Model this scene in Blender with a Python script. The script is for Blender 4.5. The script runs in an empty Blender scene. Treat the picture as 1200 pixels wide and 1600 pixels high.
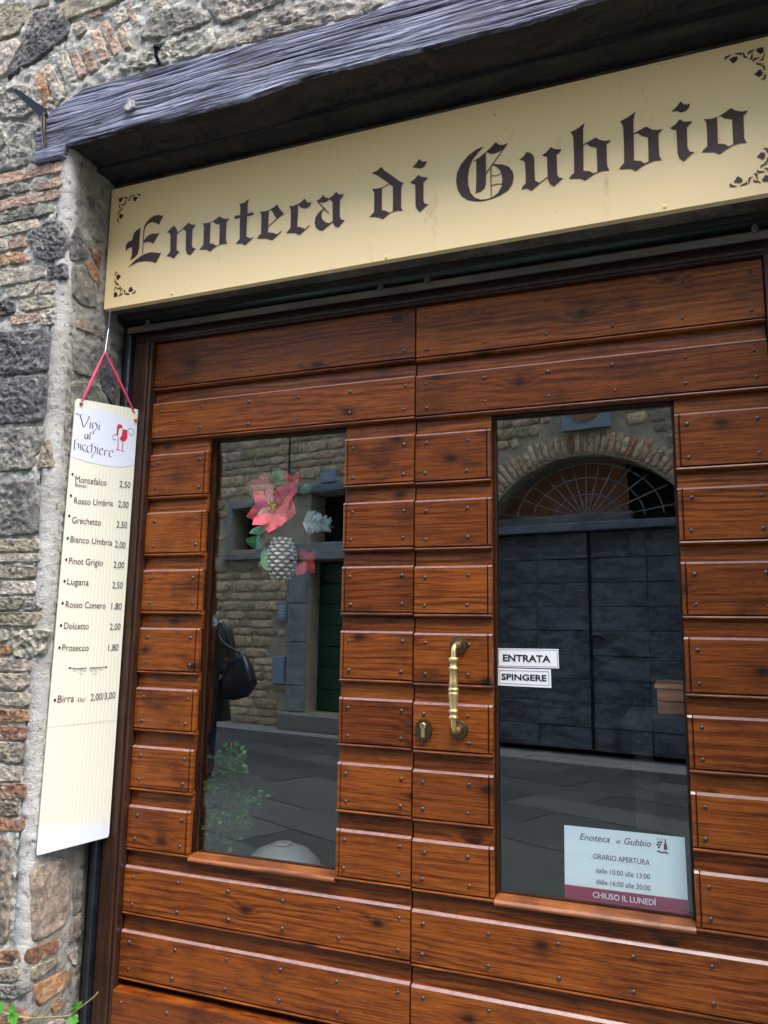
import bpy, bmesh, math, random
from mathutils import Vector, Matrix, noise, geometry
R = math.radians
random.seed(7)
scene = bpy.context.scene
COL = scene.collection
# ---------------------------------------------------------------- camera, sky, sun, exposure
cam = bpy.data.cameras.new('camera')
cam.sensor_fit = 'VERTICAL'; cam.sensor_height = 36.0; cam.lens = 27.042
cam.clip_start = 0.02; cam.clip_end = 500
camo = bpy.data.objects.new('camera', cam); COL.objects.link(camo)
camo.location = (0.7148, -2.1068, 1.400)
camo.rotation_euler = (R(98.680), R(-0.817), R(20.893))
scene.camera = camo
SUN = Vector((0.34, -0.14, 0.93)).normalized()
world = bpy.data.worlds.new('World'); scene.world = world; world.use_nodes = True
wn = world.node_tree.nodes; wl = world.node_tree.links
sky = wn.new('ShaderNodeTexSky'); sky.sky_type = 'NISHITA'; sky.sun_disc = False
sky.sun_elevation = math.asin(SUN.z); sky.sun_rotation = math.atan2(SUN.x, SUN.y)
sky.air_density = 1.0; sky.dust_density = 2.0; sky.ozone_density = 1.0
wl.new(sky.outputs[0], wn['Background'].inputs[0]); wn['Background'].inputs[1].default_value = 0.15
sl = bpy.data.lights.new('sun', 'SUN'); sl.energy = 1.5; sl.angle = R(60); sl.color = (1.0, 0.95, 0.88)
slo = bpy.data.objects.new('sun', sl); COL.objects.link(slo)
slo.rotation_euler = SUN.to_track_quat('Z', 'Y').to_euler(); slo.location = (3, -6, 9)
scene.view_settings.view_transform = 'Standard'; scene.view_settings.look = 'None'
scene.view_settings.exposure = 2.8; scene.view_settings.gamma = 1.0
scene.cycles.max_bounces = 8; scene.cycles.transparent_max_bounces = 12
scene.cycles.use_denoising = True

# ---------------------------------------------------------------- traced outlines (metres, in the plane of each thing)
LETTERS=[('E',[[[(-0.9429,2.7369),(-0.957,2.7339),(-0.9692,2.7247),(-0.9741,2.713),(-0.9758,2.6976),(-0.9901,2.6956),(-0.9997,2.6884),(-1.0023,2.6775),(-0.9996,2.6619),(-0.9924,2.6695),(-0.9768,2.6731),(-0.9743,2.6601),(-0.9744,2.6425),(-0.9788,2.625),(-0.9621,2.6317),(-0.95,2.6421),(-0.9458,2.6627),(-0.9463,2.6954),(-0.9459,2.7281)]],[[(-0.8503,2.7681),(-0.8583,2.7633),(-0.8729,2.7704),(-0.8899,2.7711),(-0.9065,2.7662),(-0.9213,2.7538),(-0.9302,2.7403),(-0.9324,2.7231),(-0.9318,2.6928),(-0.9316,2.6627),(-0.9308,2.6371),(-0.9277,2.6381),(-0.9283,2.6572),(-0.9291,2.6785),(-0.9145,2.681),(-0.9,2.6772),(-0.8882,2.6694),(-0.8794,2.6835),(-0.8659,2.7035),(-0.8689,2.706),(-0.8765,2.7024),(-0.8909,2.7068),(-0.9049,2.7056),(-0.9172,2.699),(-0.9274,2.687),(-0.9288,2.7023),(-0.9283,2.7224),(-0.9243,2.7367),(-0.9136,2.7461),(-0.8996,2.7485),(-0.8837,2.7438),(-0.8697,2.7334),(-0.8616,2.7502)]],[[(-0.8488,2.6372),(-0.856,2.6299),(-0.8745,2.635),(-0.8945,2.6401),(-0.917,2.639),(-0.9365,2.6336),(-0.9585,2.6223),(-0.9878,2.6002),(-0.9688,2.6078),(-0.9435,2.6136),(-0.9179,2.6118),(-0.895,2.6073),(-0.8727,2.5982),(-0.8633,2.6138)]]]),('n',[[[(-0.8364,2.7001),(-0.8095,2.7198),(-0.7991,2.7087),(-0.7943,2.6979),(-0.7944,2.6905),(-0.7688,2.7056),(-0.7501,2.7201),(-0.742,2.7117),(-0.731,2.7079),(-0.723,2.7106),(-0.7264,2.7002),(-0.7341,2.6931),(-0.7336,2.6624),(-0.7333,2.6356),(-0.7273,2.6261),(-0.7164,2.6225),(-0.7239,2.6146),(-0.7371,2.6018),(-0.7491,2.608),(-0.7559,2.6225),(-0.7579,2.6619),(-0.7591,2.6903),(-0.7706,2.7005),(-0.7949,2.6869),(-0.7935,2.6559),(-0.7931,2.6301),(-0.7791,2.6204),(-0.7902,2.6137),(-0.8016,2.601),(-0.8146,2.61),(-0.832,2.6147),(-0.8236,2.6219),(-0.8178,2.6295),(-0.819,2.6604),(-0.8197,2.6865),(-0.8245,2.696)]]]),('o',[[[(-0.6959,2.7067),(-0.6797,2.7044),(-0.6665,2.7049),(-0.647,2.7109),(-0.6317,2.7201),(-0.6207,2.7108),(-0.6074,2.7054),(-0.593,2.7043),(-0.6042,2.6932),(-0.6042,2.6548),(-0.6036,2.6332),(-0.5976,2.6178),(-0.6159,2.6198),(-0.6365,2.6162),(-0.6493,2.6101),(-0.6606,2.6012),(-0.6757,2.6118),(-0.7025,2.6157),(-0.6963,2.623),(-0.6887,2.6302),(-0.6892,2.6702),(-0.69,2.6971)],[(-0.6651,2.7029),(-0.6546,2.7051),(-0.6448,2.6947),(-0.6293,2.6902),(-0.6284,2.6592),(-0.6276,2.62),(-0.6388,2.6183),(-0.6502,2.627),(-0.6642,2.6314),(-0.6651,2.6658)]]]),('t',[[[(-0.5591,2.7483),(-0.5398,2.7494),(-0.5217,2.7597),(-0.5281,2.7447),(-0.5277,2.7087),(-0.5054,2.7104),(-0.5054,2.6997),(-0.5285,2.6993),(-0.5279,2.6315),(-0.5135,2.6214),(-0.5022,2.6234),(-0.5019,2.621),(-0.5314,2.6003),(-0.5446,2.6104),(-0.5646,2.6108),(-0.5591,2.6193),(-0.5518,2.6263),(-0.5541,2.6994),(-0.5733,2.6982),(-0.5745,2.7104),(-0.5538,2.7089),(-0.5547,2.7379)]]]),('e',[[[(-0.4819,2.7068),(-0.4644,2.7042),(-0.4472,2.7063),(-0.4317,2.7123),(-0.4197,2.7195),(-0.4099,2.7018),(-0.3944,2.6821),(-0.42,2.6686),(-0.4491,2.6483),(-0.4498,2.6309),(-0.4325,2.6264),(-0.4165,2.6182),(-0.4013,2.6267),(-0.3996,2.6245),(-0.4328,2.6002),(-0.4546,2.6102),(-0.488,2.6162),(-0.4812,2.6258),(-0.4742,2.6299),(-0.4748,2.6639),(-0.4755,2.6941)],[(-0.4499,2.7022),(-0.44,2.7044),(-0.421,2.672),(-0.4493,2.6524),(-0.4496,2.681)]]]),('c',[[[(-0.377,2.7049),(-0.362,2.7033),(-0.3454,2.7068),(-0.3331,2.7124),(-0.3236,2.7204),(-0.3177,2.7093),(-0.3092,2.7031),(-0.2991,2.703),(-0.3047,2.6908),(-0.3142,2.6859),(-0.3253,2.6867),(-0.3366,2.693),(-0.3458,2.7036),(-0.3454,2.6666),(-0.3461,2.6307),(-0.3329,2.6264),(-0.3202,2.618),(-0.3054,2.6277),(-0.3032,2.6249),(-0.337,2.6006),(-0.3532,2.6107),(-0.3846,2.6156),(-0.376,2.6242),(-0.3698,2.631),(-0.3699,2.6659),(-0.3706,2.6915)]]]),('a',[[[(-0.2824,2.7037),(-0.2684,2.7102),(-0.2591,2.7198),(-0.2534,2.7099),(-0.2397,2.7045),(-0.2277,2.71),(-0.2159,2.7208),(-0.2077,2.7112),(-0.1996,2.7083),(-0.1903,2.7098),(-0.1954,2.6996),(-0.2026,2.6918),(-0.2028,2.6551),(-0.2018,2.6366),(-0.1975,2.6267),(-0.185,2.6209),(-0.1946,2.6131),(-0.2049,2.6015),(-0.217,2.6069),(-0.2245,2.62),(-0.2267,2.6217),(-0.2584,2.6001),(-0.2707,2.6049),(-0.2819,2.6162),(-0.2865,2.6329),(-0.2843,2.6496),(-0.2738,2.6635),(-0.2583,2.6732)],[(-0.2729,2.6978),(-0.257,2.6928),(-0.2462,2.6952),(-0.2388,2.7011),(-0.2278,2.6902),(-0.2255,2.6267),(-0.2361,2.6214),(-0.2497,2.6273),(-0.2608,2.6386),(-0.2645,2.6512),(-0.2629,2.6614),(-0.2563,2.6697),(-0.2391,2.6532),(-0.2365,2.6542),(-0.2537,2.6739)]]]),('d',[[[(-0.0998,2.7581),(-0.0833,2.7625),(-0.068,2.7717),(-0.0606,2.7597),(-0.044,2.7447),(-0.0255,2.7274),(-0.0091,2.7116),(0.0024,2.7047),(-0.003,2.698),(-0.0044,2.686),(-0.0045,2.6575),(-0.0041,2.6269),(0.0014,2.6173),(-0.0161,2.6197),(-0.0301,2.6187),(-0.0412,2.6148),(-0.0502,2.6094),(-0.0619,2.6008),(-0.0726,2.6085),(-0.087,2.6143),(-0.1045,2.616),(-0.0974,2.6235),(-0.0897,2.6302),(-0.0899,2.6642),(-0.0904,2.6912),(-0.0979,2.7068),(-0.0844,2.7041),(-0.068,2.7042),(-0.0537,2.7085),(-0.044,2.7131),(-0.0643,2.7314),(-0.0831,2.7478)],[(-0.0659,2.7013),(-0.0537,2.706),(-0.0419,2.7102),(-0.0312,2.7008),(-0.0301,2.6626),(-0.0302,2.6212),(-0.0402,2.6176),(-0.0505,2.6257),(-0.0648,2.6315),(-0.0654,2.6696)]]]),('i',[[[(0.0276,2.7465),(0.0404,2.7584),(0.0512,2.7721),(0.0572,2.763),(0.0652,2.7592),(0.074,2.7597),(0.0702,2.7479),(0.0633,2.7412),(0.0525,2.7399),(0.0405,2.7457),(0.0305,2.7479)]],[[(0.023,2.7022),(0.0369,2.7101),(0.0477,2.7211),(0.0566,2.7137),(0.0685,2.7086),(0.0779,2.7072),(0.0724,2.6996),(0.0642,2.6932),(0.0644,2.6639),(0.065,2.6355),(0.069,2.6257),(0.0811,2.6213),(0.071,2.6153),(0.0547,2.6014),(0.0456,2.6112),(0.0406,2.6243),(0.0397,2.6588),(0.039,2.6914),(0.03,2.6957)]]]),('G',[[[(0.2456,2.7673),(0.2249,2.7634),(0.2004,2.7505),(0.1778,2.7273),(0.1654,2.7018),(0.1629,2.6763),(0.1674,2.6495),(0.1797,2.6256),(0.2,2.6098),(0.2242,2.6018),(0.2483,2.5992),(0.2681,2.6015),(0.2919,2.6073),(0.3136,2.6176),(0.3254,2.634),(0.3296,2.6562),(0.3259,2.6738),(0.3143,2.69),(0.2967,2.7002),(0.2745,2.7057),(0.2699,2.7035),(0.2808,2.6962),(0.2906,2.6835),(0.2954,2.6698),(0.2972,2.6525),(0.2941,2.6321),(0.2841,2.6152),(0.2682,2.6057),(0.2523,2.603),(0.2343,2.6058),(0.2182,2.6147),(0.2062,2.6309),(0.1991,2.6559),(0.1978,2.6819),(0.2013,2.707),(0.2105,2.7309),(0.2269,2.751)]],[[(0.2146,2.7296),(0.2288,2.7344),(0.2531,2.7505),(0.2693,2.763),(0.279,2.773),(0.2873,2.7632),(0.2992,2.7587),(0.3071,2.7597),(0.3156,2.7631),(0.299,2.7412),(0.2725,2.707),(0.2507,2.6797),(0.2501,2.6496),(0.2465,2.6376),(0.2364,2.6301),(0.2183,2.6268),(0.2213,2.6343),(0.2229,2.6809),(0.2221,2.7283),(0.2156,2.7272)],[(0.2505,2.7436),(0.2551,2.7475),(0.2611,2.7412),(0.2711,2.7375),(0.2851,2.7397),(0.2977,2.7447),(0.279,2.7201),(0.2504,2.6851)]],[[(0.2632,2.6919),(0.2664,2.6959),(0.2661,2.6505),(0.2666,2.6056),(0.2638,2.6049),(0.2635,2.6511)]],[[(0.2667,2.6733),(0.2786,2.6697),(0.2945,2.6742),(0.2948,2.6716),(0.2786,2.6674),(0.2666,2.6704)]],[[(0.267,2.6423),(0.2784,2.6448),(0.2946,2.6421),(0.2945,2.6395),(0.2784,2.6421),(0.2672,2.6397)]]]),('u',[[[(0.3448,2.7028),(0.3581,2.7114),(0.3658,2.7229),(0.3759,2.7185),(0.3846,2.7083),(0.3869,2.6968),(0.3872,2.6653),(0.3884,2.6319),(0.3995,2.6225),(0.4232,2.6359),(0.4226,2.6685),(0.4225,2.6944),(0.4082,2.7024),(0.4221,2.7108),(0.4329,2.7228),(0.4432,2.7142),(0.4627,2.7085),(0.4564,2.7004),(0.4485,2.6954),(0.4488,2.6628),(0.449,2.6358),(0.4537,2.6268),(0.4646,2.6223),(0.4535,2.6134),(0.4391,2.6024),(0.429,2.6118),(0.4238,2.625),(0.4234,2.6326),(0.4007,2.619),(0.378,2.602),(0.3668,2.6124),(0.3505,2.6117),(0.3544,2.6218),(0.3625,2.6283),(0.3625,2.6597),(0.3616,2.69),(0.3567,2.6988)]]]),('b',[[[(0.4861,2.7538),(0.5077,2.7618),(0.5256,2.7732),(0.5209,2.7573),(0.5193,2.7104),(0.5379,2.7169),(0.5528,2.7234),(0.564,2.7135),(0.578,2.7076),(0.592,2.707),(0.5871,2.7002),(0.5807,2.6964),(0.5802,2.6633),(0.5806,2.6342),(0.586,2.6193),(0.5661,2.6215),(0.5472,2.6163),(0.5352,2.6109),(0.5226,2.6022),(0.5102,2.6122),(0.4798,2.6173),(0.4865,2.6265),(0.4939,2.6316),(0.495,2.6823),(0.4943,2.7365),(0.4916,2.7466)],[(0.5202,2.7075),(0.5286,2.7096),(0.5398,2.6985),(0.5544,2.6925),(0.555,2.661),(0.5548,2.6213),(0.5449,2.6199),(0.5356,2.628),(0.5191,2.6329),(0.5195,2.6688)]]]),('b',[[[(0.6169,2.755),(0.6391,2.7633),(0.6574,2.7743),(0.6513,2.7535),(0.6503,2.712),(0.6674,2.7189),(0.6829,2.7247),(0.6966,2.7126),(0.711,2.7078),(0.7233,2.709),(0.7166,2.7004),(0.712,2.6965),(0.7117,2.6646),(0.7118,2.6344),(0.7173,2.6199),(0.6991,2.6222),(0.6786,2.6167),(0.6667,2.6115),(0.6525,2.6022),(0.6402,2.6126),(0.6097,2.6171),(0.6168,2.6251),(0.6239,2.633),(0.6252,2.6844),(0.6247,2.7358),(0.6229,2.7449)],[(0.6508,2.7091),(0.6606,2.7102),(0.6712,2.6993),(0.6856,2.6925),(0.6859,2.6604),(0.6852,2.6236),(0.6752,2.6204),(0.6658,2.6295),(0.6492,2.6342),(0.65,2.6685)]]]),('i',[[[(0.746,2.7524),(0.7594,2.7626),(0.77,2.7762),(0.7767,2.766),(0.7852,2.7629),(0.7923,2.7645),(0.789,2.7535),(0.7816,2.7453),(0.7701,2.7438),(0.7589,2.7509),(0.7503,2.7507)]],[[(0.7405,2.7059),(0.7546,2.7133),(0.7656,2.7257),(0.7747,2.7168),(0.7958,2.7124),(0.7913,2.7061),(0.7819,2.6984),(0.7812,2.6686),(0.7809,2.6421),(0.7852,2.6296),(0.7976,2.6251),(0.7861,2.6179),(0.7709,2.6048),(0.7606,2.6153),(0.7564,2.6311),(0.7567,2.6609),(0.7562,2.6961),(0.7483,2.6997)]]]),('o',[[[(0.8225,2.7119),(0.8391,2.7085),(0.8558,2.7104),(0.8741,2.7191),(0.8874,2.7273),(0.8973,2.7183),(0.9119,2.7114),(0.9263,2.7111),(0.921,2.7042),(0.9154,2.6997),(0.9145,2.6667),(0.914,2.636),(0.9195,2.6228),(0.9035,2.6255),(0.8872,2.6228),(0.8705,2.6153),(0.8555,2.605),(0.843,2.6149),(0.8133,2.62),(0.8201,2.6283),(0.8279,2.6347),(0.829,2.6706),(0.8282,2.7022)],[(0.8543,2.7081),(0.8627,2.7113),(0.8719,2.7015),(0.8886,2.6952),(0.8885,2.6599),(0.8882,2.6265),(0.8777,2.623),(0.8672,2.6323),(0.8531,2.6361),(0.8539,2.6713)]]])]
ORNAMENT=[[(0.9709,2.8776),(0.9674,2.8768),(0.9631,2.8792),(0.9605,2.8763),(0.9557,2.8777),(0.9549,2.8724),(0.9528,2.87),(0.9575,2.8663),(0.9593,2.8621),(0.9635,2.8585),(0.9656,2.8622),(0.9709,2.8601),(0.9692,2.8648),(0.9719,2.8695),(0.9696,2.8725)],[(0.9113,2.8622),(0.9081,2.8686),(0.9036,2.868),(0.9001,2.8696),(0.8985,2.867),(0.8945,2.8675),(0.8897,2.8621),(0.8941,2.8584),(0.8954,2.8544),(0.9006,2.8493),(0.9033,2.8534),(0.9074,2.8547),(0.9087,2.8605)],[(0.9569,2.8182),(0.9553,2.8151),(0.9522,2.8123),(0.945,2.807),(0.9507,2.8019),(0.9534,2.7988),(0.9572,2.796),(0.9598,2.7994),(0.9641,2.7983),(0.9634,2.8033),(0.9661,2.8073),(0.9629,2.8106),(0.9637,2.8164),(0.9606,2.8148)],[(0.898,2.8778),(0.8889,2.8764),(0.8818,2.8753),(0.8795,2.8698),(0.8823,2.8641),(0.885,2.8695),(0.8918,2.8731)],[(0.9015,2.8777),(0.91,2.8772),(0.918,2.8768),(0.9208,2.8741),(0.9194,2.8648),(0.9172,2.8709),(0.9088,2.8729)],[(0.9215,2.877),(0.9258,2.8734),(0.9278,2.8637),(0.9311,2.8603),(0.9355,2.8591),(0.9309,2.8573),(0.925,2.859),(0.9229,2.865),(0.9232,2.871)],[(0.9518,2.8788),(0.9467,2.8766),(0.9388,2.8752),(0.9336,2.8712),(0.9352,2.864),(0.9379,2.8687),(0.9445,2.8711),(0.9496,2.8746)],[(0.9463,2.8688),(0.9433,2.8678),(0.9408,2.8576),(0.9376,2.8525),(0.934,2.851),(0.9414,2.8496),(0.9451,2.854),(0.9445,2.8626)],[(0.9632,2.8526),(0.9582,2.851),(0.9494,2.8522),(0.9433,2.8485),(0.9448,2.8402),(0.9481,2.8459),(0.956,2.8473),(0.961,2.8496)],[(0.9737,2.8575),(0.9692,2.8557),(0.9663,2.8469),(0.9627,2.8431),(0.9572,2.8428),(0.9644,2.8396),(0.969,2.8426),(0.9704,2.8506)],[(0.9533,2.8415),(0.9545,2.8363),(0.9631,2.8328),(0.9707,2.8295),(0.9658,2.829),(0.9551,2.8301),(0.9515,2.8353)],[(0.9597,2.8253),(0.9637,2.8272),(0.9705,2.8253),(0.9711,2.818),(0.9716,2.8094),(0.968,2.8152),(0.9664,2.8228)],[(0.9703,2.805),(0.9723,2.7961),(0.9704,2.7883),(0.9654,2.7862),(0.9597,2.7887),(0.9657,2.7907),(0.968,2.7973)]]
STONES=[('t',[(-1.51,3.6023),(-1.3398,3.563),(-1.316,3.5054),(-1.3761,3.4432),(-1.4824,3.4359)]),('p',[(-1.499,3.4281),(-1.3807,3.432),(-1.3539,3.4018),(-1.3771,3.3488),(-1.4151,3.2974),(-1.4693,3.2989)]),('d',[(-1.3076,3.5078),(-1.1652,3.4988),(-1.1432,3.4431),(-1.1313,3.3765),(-1.2049,3.3397),(-1.2721,3.3099),(-1.3509,3.2973),(-1.4033,3.272),(-1.3983,3.3299),(-1.3431,3.4087)]),('o',[(-1.2765,3.2456),(-1.2404,3.2769),(-1.1822,3.1161),(-1.2174,3.1107)]),('p',[(-1.2357,3.2853),(-1.2106,3.2856),(-1.1255,3.1487),(-1.178,3.1292)]),('p',[(-1.1972,3.3181),(-1.1419,3.317),(-1.0837,3.1894),(-1.1218,3.1666)]),('b',[(-1.1358,3.3105),(-1.1005,3.31),(-1.0449,3.2025),(-1.0787,3.1928)]),('b',[(-1.0751,3.298),(-1.041,3.3049),(-0.9979,3.2061),(-1.0397,3.2034)]),('b',[(-1.0484,3.357),(-1.0058,3.3563),(-0.9557,3.2293),(-0.9944,3.2261)]),('b',[(-1.0071,3.371),(-0.9792,3.384),(-0.9034,3.2494),(-0.9353,3.2329)]),('b',[(-0.9335,3.335),(-0.9026,3.3352),(-0.8705,3.2516),(-0.9007,3.2487)]),('b',[(-0.9031,3.4057),(-0.8778,3.4097),(-0.8492,3.3356),(-0.8687,3.3251)]),('b',[(-0.7933,3.3927),(-0.7428,3.377),(-0.7538,3.3597),(-0.7804,3.3517)]),('b',[(-1.0677,3.4516),(-1.024,3.443),(-0.9944,3.4076),(-1.0501,3.4053)]),('p',[(-1.1234,3.408),(-1.0745,3.4078),(-1.0547,3.3684),(-1.1019,3.3535)]),('p',[(-0.9724,3.3962),(-0.9169,3.417),(-0.886,3.3512),(-0.9371,3.3478)]),('w',[(-0.9278,3.1732),(-0.863,3.2196),(-0.7233,3.2344),(-0.5624,3.2319),(-0.5456,3.1786),(-0.5896,3.143),(-0.7466,3.1511)]),('w',[(-0.5711,3.1422),(-0.5324,3.188),(-0.3603,3.2191),(-0.1914,3.222),(-0.0696,3.1878),(0.0091,3.1427),(-0.0388,3.1211),(-0.2091,3.1272),(-0.4003,3.1367)]),('g',[(-0.8416,3.2686),(-0.8051,3.35),(-0.7308,3.3457),(-0.6384,3.3309),(-0.5636,3.2544),(-0.7239,3.2436)]),('w',[(-0.6151,3.3372),(-0.5456,3.3468),(-0.3638,3.3022),(-0.2549,3.2547),(-0.3828,3.2346),(-0.5395,3.2339)]),('w',[(-1.4591,3.2581),(-1.2951,3.2335),(-1.2439,3.1244),(-1.309,3.1024),(-1.4661,3.147)]),('w',[(-1.4953,3.132),(-1.3015,3.0863),(-1.2248,3.0489),(-1.2156,2.9305),(-1.301,2.9215),(-1.4642,2.9211)]),('w',[(-1.1771,3.1739),(-1.1299,3.1381),(-1.1502,3.1245),(-1.1795,3.0896),(-1.2278,3.0779),(-1.2418,3.1049)]),('b',[(-1.4617,2.9164),(-1.2138,2.9075),(-1.1163,2.9045),(-1.1137,2.8682),(-1.2058,2.8741),(-1.4253,2.8716)]),('g',[(-1.4435,2.8646),(-1.2653,2.8592),(-1.2516,2.827),(-1.4249,2.8294)]),('b',[(-1.2449,2.846),(-1.1152,2.8507),(-1.1128,2.8168),(-1.2265,2.8219)]),('b',[(-1.4179,2.8201),(-1.1147,2.8061),(-1.1098,2.7742),(-1.312,2.7823),(-1.4101,2.7758)]),('g',[(-1.416,2.7689),(-1.1926,2.7704),(-1.1485,2.7574),(-1.1489,2.7265),(-1.4558,2.7341)]),('p',[(-1.4492,2.7272),(-1.2081,2.7243),(-1.1971,2.6868),(-1.4443,2.6857)]),('d',[(-1.2532,2.6724),(-1.1634,2.7049),(-1.1074,2.7033),(-1.0787,2.6306),(-1.0895,2.5978),(-1.1004,2.5672),(-1.1527,2.5606),(-1.2082,2.5851)]),('b',[(-1.3336,2.671),(-1.2582,2.6666),(-1.2555,2.6328),(-1.3249,2.6335)]),('p',[(-1.4432,2.6765),(-1.3391,2.6697),(-1.3304,2.6322),(-1.4026,2.6284)]),('o',[(-1.4088,2.6193),(-1.285,2.6223),(-1.2265,2.5771),(-1.2953,2.5795),(-1.4245,2.5806)]),('d',[(-1.1516,2.5452),(-1.0861,2.5497),(-1.0774,2.499),(-1.1057,2.4948),(-1.1537,2.5023)]),('p',[(-1.4302,2.5738),(-1.1738,2.5576),(-1.1648,2.5083),(-1.4321,2.5106)]),('p',[(-1.3302,2.4986),(-1.1776,2.5016),(-1.2226,2.4585),(-1.3218,2.4642)]),('p',[(-1.1721,2.4986),(-1.1107,2.4913),(-1.1029,2.4558),(-1.209,2.4565)]),('p',[(-1.2709,2.4503),(-1.1207,2.4478),(-1.1047,2.4071),(-1.2622,2.4098)]),('d',[(-1.4298,2.4657),(-1.2848,2.4523),(-1.276,2.4117),(-1.3195,2.4046),(-1.3772,2.4077)]),('b',[(-1.3053,2.4005),(-1.1884,2.3974),(-1.1806,2.3663),(-1.2886,2.3656)]),('w',[(-1.1727,2.4017),(-1.1095,2.4014),(-1.1107,2.3464),(-1.1688,2.3498)]),('d',[(-1.4039,2.3567),(-1.1496,2.3409),(-1.1271,2.321),(-1.1236,2.2028),(-1.1332,2.1914),(-1.3945,2.2013)]),('d',[(-1.3838,2.1927),(-1.1276,2.1866),(-1.1242,2.1404),(-1.1341,2.0298),(-1.351,2.0404)]),('g',[(-1.3673,2.0234),(-1.1436,2.0182),(-1.1328,1.9784),(-1.1602,1.8967),(-1.1719,1.8791),(-1.3317,1.8784)]),('t',[(-1.1296,1.97),(-1.1015,1.972),(-1.0896,1.8801),(-1.1512,1.8799)]),('g',[(-1.3803,1.8534),(-1.1462,1.8492),(-1.1294,1.7639),(-1.1304,1.6764),(-1.3604,1.6708)]),('t',[(-1.3406,1.6627),(-1.1217,1.6623),(-1.1136,1.6226),(-1.3225,1.6243)]),('p',[(-1.3585,1.6182),(-1.1106,1.6167),(-1.111,1.5892),(-1.3362,1.5941)]),('t',[(-1.3541,1.5861),(-1.1306,1.5798),(-1.1275,1.5406),(-1.3481,1.54)]),('p',[(-1.327,1.5321),(-1.1269,1.5328),(-1.1137,1.4919),(-1.3176,1.4883)]),('t',[(-1.3282,1.4824),(-1.1587,1.4842),(-1.1862,1.4432),(-1.3147,1.4429)]),('g',[(-1.1482,1.4803),(-1.1181,1.4841),(-1.0951,1.4455),(-1.1759,1.4433)]),('t',[(-1.2979,1.435),(-1.0945,1.4378),(-1.1112,1.3935),(-1.3031,1.3957)]),('w',[(-1.2218,1.3747),(-1.1359,1.3875),(-1.0583,1.3847),(-1.0826,1.3121),(-1.1287,1.2958),(-1.1951,1.3017)]),('p',[(-1.3329,1.3879),(-1.2276,1.3824),(-1.2274,1.3493),(-1.2828,1.343)]),('o',[(-1.2824,1.3353),(-1.2185,1.3359),(-1.2083,1.3071),(-1.3145,1.3042)]),('p',[(-1.2931,1.2965),(-1.1034,1.2927),(-1.1232,1.258),(-1.3048,1.256)]),('t',[(-1.3004,1.2483),(-1.1302,1.2521),(-1.1302,1.2199),(-1.1562,1.2),(-1.2889,1.2043)]),('p',[(-1.3271,1.1928),(-1.1109,1.1962),(-1.1136,1.1679),(-1.1325,1.1539),(-1.2758,1.1548)]),('o',[(-1.2878,1.1434),(-1.1219,1.147),(-1.1167,1.1118),(-1.2716,1.1018)]),('r',[(-1.2965,1.0905),(-1.128,1.0981),(-1.1297,1.0571),(-1.2717,1.0511)]),('t',[(-1.2758,1.0436),(-1.1343,1.0512),(-1.1393,0.9898),(-1.2945,0.9877)]),('p',[(-1.2679,0.9766),(-1.1362,0.9827),(-1.1398,0.9346),(-1.2782,0.9304)]),('r',[(-1.2978,0.9175),(-1.1102,0.9352),(-1.109,0.8898),(-1.2462,0.8771)]),('t',[(-1.2432,0.8698),(-1.1452,0.8793),(-1.1418,0.8377),(-1.2499,0.8315)]),('r',[(-1.2813,0.8225),(-1.1096,0.8354),(-1.1139,0.7971),(-1.2689,0.7826)]),('t',[(-1.2456,0.7754),(-1.1567,0.7782),(-1.1528,0.6139),(-1.1564,0.4812),(-1.2243,0.4627)]),('r',[(-1.214,0.4506),(-1.1047,0.4733),(-1.1017,0.4357),(-1.2273,0.4093)]),('t',[(-1.2018,0.4025),(-1.1034,0.4268),(-1.1,0.3861),(-1.2378,0.3648)]),('g',[(-1.2491,0.358),(-1.0711,0.3823),(-1.0671,0.3609),(-1.1127,0.336),(-1.2489,0.3138)]),('r',[(-1.2346,0.302),(-1.1094,0.3246),(-1.0632,0.282),(-1.2432,0.2447)]),('t',[(-1.1858,0.2346),(-1.0621,0.2687),(-1.0612,0.1985),(-1.1961,0.1646)])]
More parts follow.
